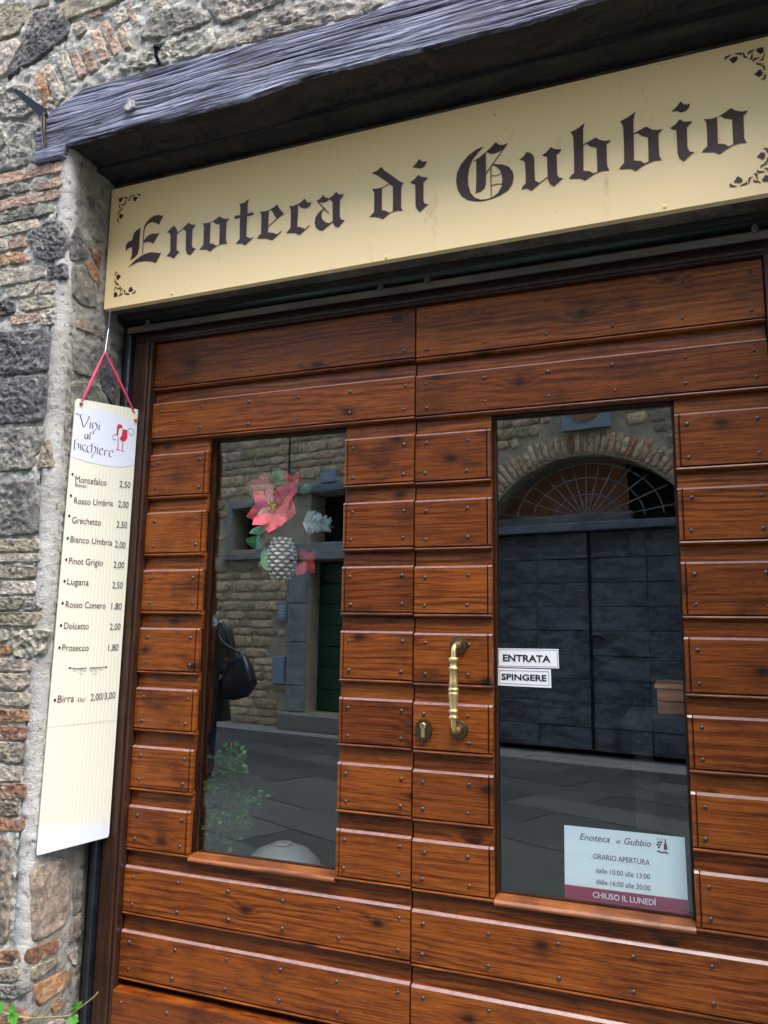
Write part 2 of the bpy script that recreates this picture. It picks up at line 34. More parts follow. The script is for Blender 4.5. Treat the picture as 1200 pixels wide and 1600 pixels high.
REVEAL=[('d',[(-0.3013,2.6382),(-0.2676,2.7004),(-0.2287,2.666),(-0.2058,2.6179),(-0.2877,2.5608)]),('o',[(-0.2243,2.5932),(-0.1931,2.6125),(-0.1504,2.5865),(-0.1512,2.5329),(-0.1996,2.557)]),('t',[(-0.2319,2.4087),(-0.1086,2.3894),(-0.1092,2.3639),(-0.2359,2.3631)]),('g',[(-0.2812,2.5529),(-0.2321,2.5827),(-0.1656,2.522),(-0.1531,2.4588),(-0.2289,2.4365),(-0.2714,2.4582)]),('t',[(-0.2357,2.3896),(-0.1285,2.4001),(-0.119,2.3672),(-0.2437,2.3557)]),('g',[(-0.2535,2.3128),(-0.1177,2.354),(-0.0875,2.3053),(-0.1349,2.2172),(-0.2337,2.2031)]),('d',[(-0.1452,2.3191),(-0.0436,2.3204),(-0.0323,2.1393),(-0.101,2.1874)]),('g',[(-0.243,2.1829),(-0.1272,2.2018),(-0.045,2.1358),(-0.0319,2.0031),(-0.2339,2.041)]),('g',[(-0.2399,2.8346),(-0.1449,2.8172),(-0.1518,2.6953),(-0.2067,2.6863)]),('r',[(-0.2098,2.6571),(-0.1491,2.6685),(-0.1549,2.6006),(-0.188,2.6219)]),('t',[(-0.2482,0.6987),(-0.1192,0.698),(-0.088,0.63),(-0.0818,0.5184),(-0.1052,0.4873),(-0.2005,0.4783),(-0.2261,0.4923)]),('r',[(-0.2382,0.4723),(-0.1181,0.4607),(-0.1142,0.4232),(-0.2188,0.424),(-0.2395,0.4401)]),('t',[(-0.2228,0.4168),(-0.118,0.4102),(-0.1132,0.3887),(-0.1893,0.3731),(-0.219,0.381)]),('o',[(-0.2148,0.364),(-0.0515,0.355),(-0.0459,0.3272),(-0.078,0.3015),(-0.181,0.2954)]),('r',[(-0.1295,0.2759),(-0.0813,0.283),(-0.0757,0.2538),(-0.1162,0.2458)]),('g',[(-0.0754,0.6397),(-0.0306,0.6372),(-0.0271,0.52),(-0.0641,0.5035)]),('t',[(-0.0687,0.4956),(-0.0259,0.5083),(-0.0241,0.4362),(-0.0779,0.4287)]),('p',[(-0.1502,0.2358),(-0.0831,0.2247),(-0.0198,0.1797),(-0.031,0.1304),(-0.158,0.1703)]),('g',[(-0.2185,0.2888),(-0.1636,0.2692),(-0.167,0.2086),(-0.2151,0.2132)]),('p',[(-0.0807,0.404),(-0.0324,0.4091),(-0.0318,0.3495),(-0.0553,0.3656)])]
BEAM_LO=[(-1.2006,2.911),(-1.1039,2.9125),(-1.1046,2.9468),(-0.9484,2.9446),(-0.8164,2.9466),(-0.6863,2.9392),(-0.5345,2.9382),(-0.3874,2.9408),(-0.2885,2.9522),(-0.1742,2.9584),(-0.0482,2.9541),(0.0763,2.9529),(0.1744,2.9501),(0.2554,2.9515),(0.3694,2.9462),(0.4887,2.9508),(0.5831,2.9579)]
BEAM_UP=[(-1.2089,3.0428),(-1.1802,3.0826),(-1.1203,3.1074),(-1.0436,3.1411),(-0.9319,3.1393),(-0.7817,3.1375),(-0.575,3.1313),(-0.3954,3.1192),(-0.2053,3.1141),(-0.0513,3.109),(0.0444,3.1198)]
NIB=[[(-0.1015,2.0736),(-0.0951,2.0699),(-0.0758,2.0731)],[(-0.089,2.0703),(-0.0814,2.0515),(-0.0732,2.0328),(-0.0622,2.0576),(-0.0578,2.0688),(-0.0622,2.0716),(-0.0672,2.0689)],[(-0.0525,2.0535),(-0.0523,2.032)],[(-0.0518,2.0644),(-0.0521,2.0623)],[(-0.0447,2.0531),(-0.0436,2.0327)],[(-0.0445,2.0501),(-0.0368,2.0548),(-0.03,2.0479),(-0.0293,2.0398),(-0.037,2.0289),(-0.0406,2.021),(-0.0382,2.0164)],[(-0.0217,2.0517),(-0.022,2.033)],[(-0.0216,2.0638),(-0.0216,2.0621)],[(-0.0584,2.0125),(-0.0649,2.0116),(-0.0676,2.0033),(-0.0645,1.995),(-0.0593,1.9976),(-0.0574,2.0111),(-0.0567,1.9961)],[(-0.0503,2.0211),(-0.0504,1.9957)],[(-0.0851,1.9928),(-0.0938,1.9861),(-0.0998,1.9849),(-0.0994,1.9749),(-0.0992,1.9569),(-0.0934,1.9549),(-0.0867,1.9602),(-0.0854,1.9695),(-0.0899,1.9757),(-0.0968,1.9734)],[(-0.079,1.9748),(-0.0791,1.9545)],[(-0.0789,1.9845),(-0.079,1.9828)],[(-0.0621,1.9739),(-0.07,1.9744),(-0.0726,1.9638),(-0.0679,1.9556),(-0.061,1.9548)],[(-0.0476,1.9746),(-0.0548,1.9742),(-0.0582,1.9634),(-0.0544,1.954),(-0.0476,1.9532)],[(-0.0288,1.9894),(-0.0378,1.9836),(-0.0436,1.9825),(-0.0415,1.9716),(-0.0423,1.9541)],[(-0.0415,1.9716),(-0.0342,1.9771),(-0.0279,1.97),(-0.0306,1.9573),(-0.0381,1.9457),(-0.0385,1.9375)],[(-0.022,1.9753),(-0.0219,1.9537)],[(-0.0218,1.9839),(-0.0219,1.9823)],[(-0.014,1.9623),(-0.0039,1.9693),(-0.0075,1.9749),(-0.0136,1.9706),(-0.0148,1.9581),(-0.0091,1.9529),(-0.0018,1.9553)],[(0.0036,1.9697),(0.0038,1.9521)],[(0.0035,1.9655),(0.0088,1.9717),(0.0132,1.9704)],[(0.0203,1.9623),(0.0318,1.9686),(0.0275,1.974),(0.0208,1.9697),(0.0183,1.9599),(0.0232,1.9525),(0.0318,1.954)]]
LOGO=[[(0.0434,2.0675),(0.0578,2.0673),(0.0602,2.0561),(0.0498,2.055),(0.0472,2.045),(0.0458,2.0247),(0.0403,2.0331),(0.0406,2.0542)],[(0.0611,2.0531),(0.079,2.0536),(0.0803,2.0283),(0.0749,2.0155),(0.0652,2.0109),(0.0561,2.014),(0.0524,2.0186),(0.0592,2.0326),(0.0609,2.0457)],[(0.046,2.0215),(0.0486,2.0221),(0.0506,1.9814),(0.0475,1.9815)],[(0.0639,2.0103),(0.0666,2.0103),(0.0659,1.9794),(0.0627,1.9797)],[(0.0387,1.9792),(0.0484,1.9821),(0.0574,1.9799),(0.0575,1.9787)],[(0.0579,1.9788),(0.0644,1.9808),(0.073,1.9792),(0.0731,1.9778)]]
CURL=[[(0.0457,2.0257),(0.0405,2.0299),(0.0329,2.0291),(0.0269,2.021),(0.0298,2.0121),(0.0364,2.0113),(0.0404,2.0163)],[(0.08,2.0549),(0.0875,2.0613),(0.0979,2.0596),(0.1019,2.0507),(0.097,2.0401),(0.0878,2.0404),(0.0851,2.0473)]]
MENU_TEXT=[('Montefalco',(-0.0883,1.8502),(0.0178,1.8534),1),('Rosso',(-0.0872,1.8358),(-0.0489,1.8362),0.62),('2,50',(0.063,1.8558),(0.1024,1.8572),1.05),('Rosso Umbria',(-0.0871,1.7801),(0.045,1.7888),1),('2,00',(0.0632,1.7889),(0.1001,1.7893),1.05),('Grechetto',(-0.0885,1.7185),(0.0076,1.7208),1),('2,50',(0.0624,1.7204),(0.1003,1.7212),1.05),('Bianco Umbria',(-0.089,1.6575),(0.0522,1.659),1),('2,00',(0.0615,1.6545),(0.0992,1.6536),1.05),('Pinot Grigio',(-0.0888,1.589),(0.0238,1.5908),1),('2,00',(0.0618,1.5872),(0.0993,1.5876),1.05),('Lugana',(-0.0889,1.525),(-0.0189,1.5246),1),('2,50',(0.0622,1.5204),(0.0983,1.5211),1.05),('Rosso Conero',(-0.0884,1.4536),(0.0438,1.4535),1),('1,80',(0.0638,1.4521),(0.0998,1.452),1.05),('Dolcetto',(-0.0883,1.3878),(-0.0086,1.3876),1),('2,00',(0.0631,1.3852),(0.0999,1.3866),1.05),('Prosecco',(-0.089,1.3206),(-0.0034,1.3197),1),('1,80',(0.0624,1.319),(0.0979,1.3197),1.05),('Birra',(-0.0907,1.1651),(-0.0394,1.165),1.1),('33cl',(-0.0291,1.1644),(-0.0042,1.164),0.6),('2,00/3,00',(0.0146,1.1649),(0.0976,1.1682),1.05)]
BULLETS=[(-0.0985,1.8735),(-0.0983,1.8043),(-0.0985,1.7398),(-0.0981,1.6687),(-0.098,1.6013),(-0.0978,1.5344),(-0.0985,1.4661),(-0.0982,1.3984),(-0.0978,1.3303),(-0.0992,1.1731)]
SCROLL=[[(-0.0609,1.2684),(-0.0318,1.2661),(-0.0045,1.2673)],[(0.0034,1.2671),(0.0314,1.2671),(0.0589,1.2686)],[(-0.0084,1.267),(-0.0316,1.2632),(-0.0427,1.2573),(-0.0489,1.2618),(-0.0454,1.2661),(-0.0401,1.2634)],[(-0.0103,1.2656),(-0.0078,1.2588),(-0.0134,1.2553),(-0.0166,1.2602)],[(-0.0123,1.2664),(-0.0235,1.2593),(-0.0269,1.252),(-0.0218,1.2463),(-0.0181,1.2499)],[(0.0074,1.2666),(0.006,1.2584),(0.0122,1.2557),(0.0139,1.2601)],[(0.0094,1.2669),(0.024,1.2579),(0.0266,1.2504),(0.0209,1.2461),(0.0166,1.2499)],[(0.0113,1.2676),(0.0317,1.2633),(0.0421,1.2585),(0.0467,1.2629),(0.0415,1.2668)]]
# ---------------------------------------------------------------- helpers
class MB:
    def __init__(s): s.v = []; s.f = []
    def add(s, vs, fs):
        b = len(s.v); s.v += [tuple(p) for p in vs]; s.f += [tuple(b + i for i in q) for q in fs]; return s
    def box(s, a, b):
        x0, y0, z0 = a; x1, y1, z1 = b
        return s.add([(x0,y0,z0),(x1,y0,z0),(x1,y1,z0),(x0,y1,z0),(x0,y0,z1),(x1,y0,z1),(x1,y1,z1),(x0,y1,z1)],
                     [(0,3,2,1),(4,5,6,7),(0,1,5,4),(1,2,6,5),(2,3,7,6),(3,0,4,7)])
    def cbox(s, a, b, c=0.003):            # box with chamfered long edges (8-gon section in y,z swept along x)
        x0, y0, z0 = a; x1, y1, z1 = b
        return s.sweep([(y0+c,z0),(y1-c,z0),(y1,z0+c),(y1,z1-c),(y1-c,z1),(y0+c,z1),(y0,z1-c),(y0,z0+c)], x0, x1)
    def vbox(s, a, b, c=0.003):            # box with chamfered vertical edges
        x0, y0, z0 = a; x1, y1, z1 = b
        return s.prism([(x0+c,y0),(x1-c,y0),(x1,y0+c),(x1,y1-c),(x1-c,y1),(x0+c,y1),(x0,y1-c),(x0,y0+c)], z0, z1)
    def sweep(s, prof, x0, x1):            # profile in (y,z) along x
        n = len(prof)
        return s.add([(x0,)+tuple(p) for p in prof] + [(x1,)+tuple(p) for p in prof],
                     [(i,(i+1)%n,n+(i+1)%n,n+i) for i in range(n)] + [tuple(range(n))[::-1], tuple(range(n,2*n))])
    def prism(s, prof, z0, z1):            # profile in (x,y) along z
        n = len(prof)
        return s.add([tuple(p)+(z0,) for p in prof] + [tuple(p)+(z1,) for p in prof],
                     [(i,(i+1)%n,n+(i+1)%n,n+i) for i in range(n)] + [tuple(range(n))[::-1], tuple(range(n,2*n))])
    def slab(s, poly, y0, y1):             # polygon in (x,z), thickness along y
        n = len(poly)
        return s.add([(p[0],y0,p[1]) for p in poly] + [(p[0],y1,p[1]) for p in poly],
                     [(i,(i+1)%n,n+(i+1)%n,n+i) for i in range(n)] + [tuple(range(n))[::-1], tuple(range(n,2*n))])
    def flat(s, loops, y):                 # flat print: outline with holes, in (x,z)
        vs = [Vector((p[0], p[1], 0)) for l in loops for p in l]
        t = geometry.tessellate_polygon([[Vector((p[0], p[1], 0)) for p in l] for l in loops])
        return s.add([(v.x, y, v.y) for v in vs], t)
    def tube(s, pts, r, n=8, caps=True):
        pts = [Vector(p) for p in pts]; m = len(pts)
        rr = r if isinstance(r, (list, tuple)) else [r]*m
        up = Vector((0,0,1)); base = len(s.v); prev = None
        for i, p in enumerate(pts):
            d = (pts[min(i+1,m-1)] - pts[max(i-1,0)]).normalized()
            if prev is None:
                a = d.cross(up); a = d.cross(Vector((1,0,0))) if a.length < 1e-3 else a
            else: a = prev - d*prev.dot(d)
            a.normalize(); prev = a; b = d.cross(a)
            for k in range(n):
                t = 2*math.pi*k/n; s.v.append(tuple(p + (a*math.cos(t) + b*math.sin(t))*rr[i]))
        for i in range(m-1):
            for k in range(n):
                s.f.append((base+i*n+k, base+i*n+(k+1)%n, base+(i+1)*n+(k+1)%n, base+(i+1)*n+k))
        if caps: s.f.append(tuple(base+k for k in range(n))[::-1]); s.f.append(tuple(base+(m-1)*n+k for k in range(n)))
        return s
    def lathe(s, prof, c=(0,0,0), axis='z', n=20):   # prof: (radius, height)
        base = len(s.v)
        for r, h in prof:
            for k in range(n):
                t = 2*math.pi*k/n; a, b = r*math.cos(t), r*math.sin(t)
                s.v.append((c[0]+a, c[1]+b, c[2]+h) if axis == 'z' else (c[0]+a, c[1]+h, c[2]+b))
        for i in range(len(prof)-1):
            for k in range(n):
                s.f.append((base+i*n+k, base+i*n+(k+1)%n, base+(i+1)*n+(k+1)%n, base+(i+1)*n+k))
        s.f.append(tuple(base+k for k in range(n))[::-1]); s.f.append(tuple(base+(len(prof)-1)*n+k for k in range(n)))
        return s
    def ribbon(s, pts, nib, y):            # broad-nib pen stroke in (x,z)
        b = len(s.v)
        for i, p in enumerate(pts):
            s.v += [(p[0]-nib[0], y, p[1]-nib[1]), (p[0]+nib[0], y, p[1]+nib[1])]
        for i in range(len(pts)-1): s.f.append((b+2*i, b+2*i+1, b+2*i+3, b+2*i+2))
        return s
    def line(s, pts, w, y):                # even-width stroke in (x,z)
        b = len(s.v); m = len(pts)
        for i, p in enumerate(pts):
            q0 = pts[max(i-1,0)]; q1 = pts[min(i+1,m-1)]
            dx, dz = q1[0]-q0[0], q1[1]-q0[1]; l = math.hypot(dx,dz) or 1
            s.v += [(p[0]-dz/l*w, y, p[1]+dx/l*w), (p[0]+dz/l*w, y, p[1]-dx/l*w)]
        for i in range(m-1): s.f.append((b+2*i, b+2*i+1, b+2*i+3, b+2*i+2))
        return s
    def fat(s, k): s.v = [(x*k, y*k, z) for x, y, z in s.v]; return s
    def mesh(s, name, smooth=False):
        me = bpy.data.meshes.new(name); me.from_pydata(s.v, [], s.f); me.validate()
        bm = bmesh.new(); bm.from_mesh(me); bmesh.ops.recalc_face_normals(bm, faces=bm.faces); bm.to_mesh(me); bm.free()
        if smooth: me.polygons.foreach_set('use_smooth', [True]*len(me.polygons))
        return me
def smooth_by_angle(me, ang=40):
    bm = bmesh.new(); bm.from_mesh(me)
    for f in bm.faces: f.smooth = True
    for e in bm.edges:
        if len(e.link_faces) == 2 and e.calc_face_angle(0) > R(ang): e.smooth = False
    bm.to_mesh(me); bm.free()
def spline(pts, k=5, closed=False):        # Catmull-Rom through points of any dimension
    n = len(pts); out = []
    rng = range(n) if closed else range(n-1)
    for i in rng:
        P = [pts[(i+j) % n] if closed else pts[min(max(i+j,0),n-1)] for j in (-1,0,1,2)]
        for a in range(k):
            t = a/k
            out.append(tuple(0.5*((2*p1)+(-p0+p2)*t+(2*p0-5*p1+4*p2-p3)*t*t+(-p0+3*p1-3*p2+p3)*t**3) for p0,p1,p2,p3 in zip(*P)))
    if not closed: out.append(tuple(pts[-1]))
    return out
def tag(o, label=None, cat=None, group=None, kind=None):
    if label: o['label'] = label
    if cat: o['category'] = cat
    if group: o['group'] = group
    if kind: o['kind'] = kind
    return o
def thing(name, label, cat, loc=(0,0,0), rotz=0, group=None):
    o = bpy.data.objects.new(name, None); COL.objects.link(o); o.empty_display_size = 0.1
    o.location = loc; o.rotation_euler = (0,0,rotz); return tag(o, label, cat, group)
def obj(name, me, mat, parent=None, loc=(0,0,0), world=False, color=None):
    if isinstance(me, MB): me = me.mesh(name)
    o = bpy.data.objects.new(name, me); COL.objects.link(o)
    if mat and not me.materials: me.materials.append(MATS[mat])
    loc = Vector(loc)
    if parent is not None:
        o.parent = parent
        if world: loc = loc - world_loc(parent)
    o.location = loc
    if color: o.color = (*color, 1)
    return o
def world_loc(o):
    p = Vector((0,0,0))
    while o is not None: p += o.location; o = o.parent
    return p
# ---------------------------------------------------------------- materials (all procedural)
MATS = {}
class NT:
    def __init__(s, name):
        m = bpy.data.materials.new(name); m.use_nodes = True; MATS[name] = m; s.m = m
        s.t = m.node_tree; s.b = s.t.nodes['Principled BSDF']; s.out = s.t.nodes['Material Output']
    def n(s, typ, ins=None, out=0, **props):
        nd = s.t.nodes.new('ShaderNode'+typ)
        for k, v in props.items(): setattr(nd, k, v)
        for k, v in (ins or {}).items(): s.set(nd.inputs[k], v)
        return nd.outputs[out] if out is not None else nd
    def set(s, sock, v):
        if hasattr(v, 'is_output'): s.t.links.new(v, sock)
        else: sock.default_value = v
    def math(s, op, a, b=0.0, c=None, clamp=False):
        nd = s.t.nodes.new('ShaderNodeMath'); nd.operation = op; nd.use_clamp = clamp
        s.set(nd.inputs[0], a); s.set(nd.inputs[1], b)
        if c is not None: s.set(nd.inputs[2], c)
        return nd.outputs[0]
    def vmath(s, op, a, b):
        nd = s.t.nodes.new('ShaderNodeVectorMath'); nd.operation = op
        s.set(nd.inputs[0], a); s.set(nd.inputs[1], b); return nd.outputs[0]
    def coord(s, which='Object', rnd=0.0):
        c = s.n('TexCoord', out=None).outputs[which]
        if rnd:
            r = s.n('ObjectInfo', out=None).outputs['Random']
            c = s.vmath('ADD', c, s.vmath('MULTIPLY', s.n('CombineXYZ', {0: r, 1: r, 2: r}), (rnd, rnd*1.7, rnd*2.3)))
        return c
    def scale(s, v, sc): return s.vmath('MULTIPLY', v, sc)
    def noise(s, v, scale, detail=4, rough=0.55, dist=0.0):
        return s.n('TexNoise', {'Vector': v, 'Scale': scale, 'Detail': detail, 'Roughness': rough, 'Distortion': dist})
    def ramp(s, fac, stops, interp='LINEAR'):
        nd = s.t.nodes.new('ShaderNodeValToRGB'); s.set(nd.inputs[0], fac); e = nd.color_ramp.elements; nd.color_ramp.interpolation = interp
        while len(e) < len(stops): e.new(0.5)
        for i, (p, c) in enumerate(stops):
            e[i].position = p; e[i].color = (*c, 1) if len(c) == 3 else c
        return nd.outputs[0]
    def mix(s, fac, a, b, mode='MIX'):
        nd = s.t.nodes.new('ShaderNodeMix'); nd.data_type = 'RGBA'; nd.blend_type = mode
        s.set(nd.inputs[0], fac); s.set(nd.inputs[6], a if hasattr(a,'is_output') else (*a,1)); s.set(nd.inputs[7], b if hasattr(b,'is_output') else (*b,1))
        return nd.outputs[2]
    def step(s, v, lo, hi):
        return s.n('MapRange', {0: v, 1: lo, 2: hi, 3: 0.0, 4: 1.0}, clamp=True, interpolation_type='SMOOTHSTEP')
    def bump(s, h, strength=0.5, dist=0.01, normal=None):
        ins = {'Height': h, 'Strength': strength, 'Distance': dist}
        if normal is not None: ins['Normal'] = normal
        return s.n('Bump', ins)
    def done(s, color=None, rough=None, normal=None, **kw):
        if color is not None: s.set(s.b.inputs['Base Color'], color if hasattr(color,'is_output') else (*color,1))
        if rough is not None: s.set(s.b.inputs['Roughness'], rough)
        if normal is not None: s.set(s.b.inputs['Normal'], normal)
        for k, v in kw.items(): s.set(s.b.inputs[k], v)
        return s.m
def simple(name, color, rough=0.6, metallic=0.0, nscale=0, namp=0.15, bump=0.0, **kw):
    t = NT(name); c = color; nrm = None
    if nscale:
        v = t.coord(rnd=3.0); f = t.noise(v, nscale, 5, 0.6)
        c = t.mix(f, tuple(x*(1-namp*2) for x in color), tuple(min(1,x*(1+namp*2)) for x in color))
        if bump: nrm = t.bump(f, bump, 0.004)
    t.done(c, rough, nrm, Metallic=metallic, **kw); return t.m
def sep(t, v):
    nd = t.n('SeparateXYZ', {0: v}, out=None); return nd.outputs[0], nd.outputs[1], nd.outputs[2]
def wood(name, dark, mid, light, axis='x', rough=0.34, ring=300.0, knots=True, coat=0.25, bumps=0.3):
    t = NT(name)
    v = t.coord(rnd=23.0); x, y, z = sep(t, v)
    if axis == 'z': x, z = z, x
    p2 = t.n('CombineXYZ', {0: x, 1: y, 2: z})
    amt = t.step(t.noise(t.scale(p2, (2.0, 3, 9.0)), 1.0, 2, 0.5), 0.38, 0.62)
    warp = t.noise(t.scale(p2, (1.3, 4, 6.0)), 1.0, 3, 0.45)
    warp2 = t.noise(t.scale(p2, (7, 4, 26.0)), 1.0, 3, 0.5)
    g = t.math('ADD', t.math('MULTIPLY', z, ring), t.math('ADD', t.math('MULTIPLY', warp, 34.0), t.math('MULTIPLY', warp2, 5.0)))
    if knots:
        kp = t.n('CombineXYZ', {0: t.math('MULTIPLY', x, 4.2), 1: t.math('MULTIPLY', z, 7.5), 2: 0.0})
        vo = t.n('TexVoronoi', {'Vector': kp, 'Scale': 1.0, 'Randomness': 1.0}, out=None, voronoi_dimensions='2D')
        sel = t.step(sep(t, vo.outputs['Color'])[0], 0.62, 0.64)
        kw = t.noise(t.scale(p2, (30, 30, 40)), 1.0, 3, 0.6)
        d = t.math('ADD', vo.outputs['Distance'], t.math('MULTIPLY_ADD', kw, 0.08, -0.04))
        fall = t.math('MULTIPLY', t.math('POWER', 2.718, t.math('MULTIPLY', t.math('POWER', d, 2.0), -34.0)), sel)
        g = t.math('ADD', g, t.math('MULTIPLY', fall, 9.0))
        core = t.math('MULTIPLY', t.math('SUBTRACT', 1.0, t.step(d, 0.02, 0.13)), sel)
        halo = t.math('MULTIPLY', fall, 0.40)
    s0 = t.math('MULTIPLY_ADD', t.math('SINE', g), 0.5, 0.5)
    s = t.math('MULTIPLY', t.math('POWER', s0, 2.0), t.math('MULTIPLY_ADD', amt, 1.1, 0.25))
    fib = t.noise(t.scale(p2, (11, 60, 420)), 1.0, 5, 0.75)
    fib2 = t.noise(t.scale(p2, (5, 20, 190)), 1.0, 5, 0.7)
    f = t.math('ADD', t.math('MULTIPLY', s, -0.085), t.math('ADD', t.math('MULTIPLY', fib, 0.62), t.math('MULTIPLY', fib2, 0.46)))
    c = t.ramp(f, [(0.22, dark), (0.44, mid), (0.61, light)])
    blot = t.noise(t.scale(v, (1.4, 1, 2.2)), 4.0, 5, 0.62)
    c = t.mix(t.math('MULTIPLY', t.step(blot, 0.47, 0.72), 0.62), c, dark)
    hi = t.noise(t.vmath('ADD', t.scale(v, (1.0, 1, 2.5)), (5.5, 2.2, 7.1)), 3.0, 4, 0.6)
    c = t.mix(t.math('MULTIPLY', t.step(hi, 0.52, 0.72), 0.45), c, light)
    rn = t.n('ObjectInfo', out=None).outputs['Random']
    c = t.mix(t.math('MULTIPLY', t.math('POWER', rn, 1.5), 0.9), c, t.mix(1.0, c, (0.55, 0.48, 0.46), 'MULTIPLY'))
    sc = t.noise(t.scale(v, (1.0, 1, 1.3)), 85.0, 3, 0.5); c = t.mix(t.math('MULTIPLY', t.step(sc, 0.70, 0.76), 0.35), c, tuple(min(1, q*1.5+0.03) for q in light))
    if knots:
        c = t.mix(halo, c, dark); c = t.mix(t.math('MULTIPLY', core, 0.85), c, tuple(q*0.3 for q in dark))
    h = t.math('ADD', t.math('MULTIPLY', fib, 0.7), t.math('ADD', t.math('MULTIPLY', fib2, 0.4), t.math('MULTIPLY', s, -0.15)))
    t.done(c, t.math('MULTIPLY_ADD', fib2, 0.3, rough-0.12), t.bump(h, bumps, 0.003), **{'Coat Weight': coat, 'Coat Roughness': 0.25, 'Specular IOR Level': 0.28})
    return t.m
wood('door_wood', (0.020,0.0038,0.0008), (0.108,0.0225,0.0027), (0.32,0.085,0.0085), coat=0.25)
simple('edge_highlight', (0.22,0.135,0.12), 0.28, nscale=60, namp=0.3)  # pale sky highlight painted on the top chamfers of the boards
wood('sill_wood', (0.04,0.010,0.003), (0.15,0.042,0.009), (0.30,0.10,0.025), knots=False, coat=0.6)
wood('frame_wood', (0.010,0.004,0.002), (0.028,0.011,0.006), (0.055,0.022,0.011), axis='z', knots=False, rough=0.4)
wood('head_wood', (0.010,0.004,0.002), (0.026,0.010,0.006), (0.05,0.02,0.010), axis='x', knots=False, rough=0.45)
wood('crate_wood', (0.38,0.13,0.03), (0.66,0.27,0.07), (0.85,0.42,0.14), knots=False)
def m_beam(name, cols, dk):
    t = NT(name); v = t.coord(rnd=0); x, y, z = sep(t, v)
    w = t.noise(t.scale(v, (1.6, 4, 7)), 1.0, 3, 0.5)
    zz = t.math('ADD', z, t.math('MULTIPLY', w, 0.10))
    p = t.n('CombineXYZ', {0: t.math('MULTIPLY', x, 3.0), 1: t.math('MULTIPLY', y, 20.0), 2: t.math('MULTIPLY', zz, 170.0)})
    f = t.noise(p, 1.0, 5, 0.62); fine = t.noise(t.scale(p, (6, 2, 3)), 1.0, 4, 0.7)
    big = t.noise(v, 5.5, 5, 0.6)
    c = t.ramp(t.math('ADD', t.math('MULTIPLY', f, 0.75), t.math('MULTIPLY', fine, 0.3)), [(0.43, dk), (0.475, cols[0]), (0.53, cols[1]), (0.65, cols[2])])
    c = t.mix(t.math('MULTIPLY', t.step(big, 0.52, 0.66), 0.5), c, cols[3])
    big2 = t.noise(t.scale(v, (1, 1, 2.4)), 9.0, 6, 0.7); c = t.mix(t.math('MULTIPLY', t.step(big2, 0.50, 0.68), 0.65), c, t.mix(1.0, c, (0.30, 0.30, 0.36), 'MULTIPLY'))
    h = t.math('ADD', f, t.math('MULTIPLY', fine, 0.3))
    t.done(c, 0.85, t.bump(h, 0.9, 0.007))
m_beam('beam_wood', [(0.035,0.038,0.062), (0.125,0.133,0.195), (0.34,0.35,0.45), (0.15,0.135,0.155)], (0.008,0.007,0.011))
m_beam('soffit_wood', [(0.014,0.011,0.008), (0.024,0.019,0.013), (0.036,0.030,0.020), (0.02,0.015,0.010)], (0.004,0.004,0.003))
def m_stone(name, pit, pitscale, rough_amp, speck):
    t = NT(name); v = t.coord(rnd=9.0)
    oc = t.n('ObjectInfo', out=None).outputs['Color']
    big = t.noise(v, 16, 6, 0.7); med = t.noise(v, 75, 6, 0.75); fine = t.noise(v, 330, 4, 0.75)
    c = t.mix(t.step(big, 0.38, 0.62), t.mix(1.0, oc, (0.62, 0.62, 0.65), 'MULTIPLY'), t.mix(1.0, oc, (1.35, 1.32, 1.25), 'MULTIPLY'))
    c = t.mix(t.math('MULTIPLY', t.step(med, 0.50, 0.62), 0.65), c, t.mix(1.0, c, (1.9, 1.8, 1.65), 'MULTIPLY'))
    c = t.mix(t.math('MULTIPLY', t.step(fine, 0.52, 0.36), 0.45), c, t.mix(1.0, c, (0.35, 0.34, 0.36), 'MULTIPLY'))
    lime = t.step(t.noise(t.vmath('ADD', v, (3.1, 7.7, 1.3)), 26, 7, 0.78), 0.53, 0.62)
    c = t.mix(t.math('MULTIPLY', lime, speck), c, (0.58, 0.555, 0.48))
    holes = t.step(t.noise(t.vmath('ADD', v, (8.3, 2.2, 5.9)), pitscale, 6, 0.8), 0.43, 0.34)
    c = t.mix(t.math('MULTIPLY', holes, pit), c, t.mix(1.0, oc, (0.16, 0.15, 0.17), 'MULTIPLY'))
    h = t.math('ADD', t.math('MULTIPLY', med, 1.0), t.math('ADD', t.math('MULTIPLY', fine, 0.8), t.math('MULTIPLY', holes, -0.9*pit)))
    t.done(c, 0.92, t.bump(h, 1.0, rough_amp), **{'Specular IOR Level': 0.25})
m_stone('stone_pitted', 0.7, 62, 0.014, 0.60)
m_stone('stone_plain', 0.4, 60, 0.010, 0.5)
m_stone('brick_clay', 0.3, 90, 0.007, 0.5)
def m_mortar(name, a, b, c3, amp=0.010):
    t = NT(name); v = t.coord()
    big = t.noise(v, 4, 5, 0.6); med = t.noise(v, 28, 6, 0.7); fine = t.noise(v, 190, 4, 0.75)
    c = t.mix(t.step(big, 0.35, 0.65), a, b); c = t.mix(t.math('MULTIPLY', t.step(med, 0.45, 0.7), 0.6), c, c3)
    dk = t.step(t.noise(t.vmath('ADD', v, (4,4,4)), 45, 6, 0.75), 0.42, 0.32)
    c = t.mix(t.math('MULTIPLY', dk, 0.5), c, (0.12, 0.112, 0.105))
    sp = t.step(fine, 0.40, 0.30); c = t.mix(t.math('MULTIPLY', sp, 0.4), c, (0.14,0.135,0.135))
    h = t.math('ADD', med, t.math('MULTIPLY', fine, 0.5)); h = t.math('SUBTRACT', h, t.math('MULTIPLY', dk, 0.6))
    t.done(c, 0.95, t.bump(h, 0.9, amp), **{'Specular IOR Level': 0.2})
m_mortar('mortar', (0.42,0.405,0.36), (0.58,0.57,0.52), (0.62,0.59,0.50), 0.016)
m_mortar('reveal_mortar', (0.25,0.235,0.20), (0.38,0.36,0.31), (0.42,0.40,0.35), 0.014)
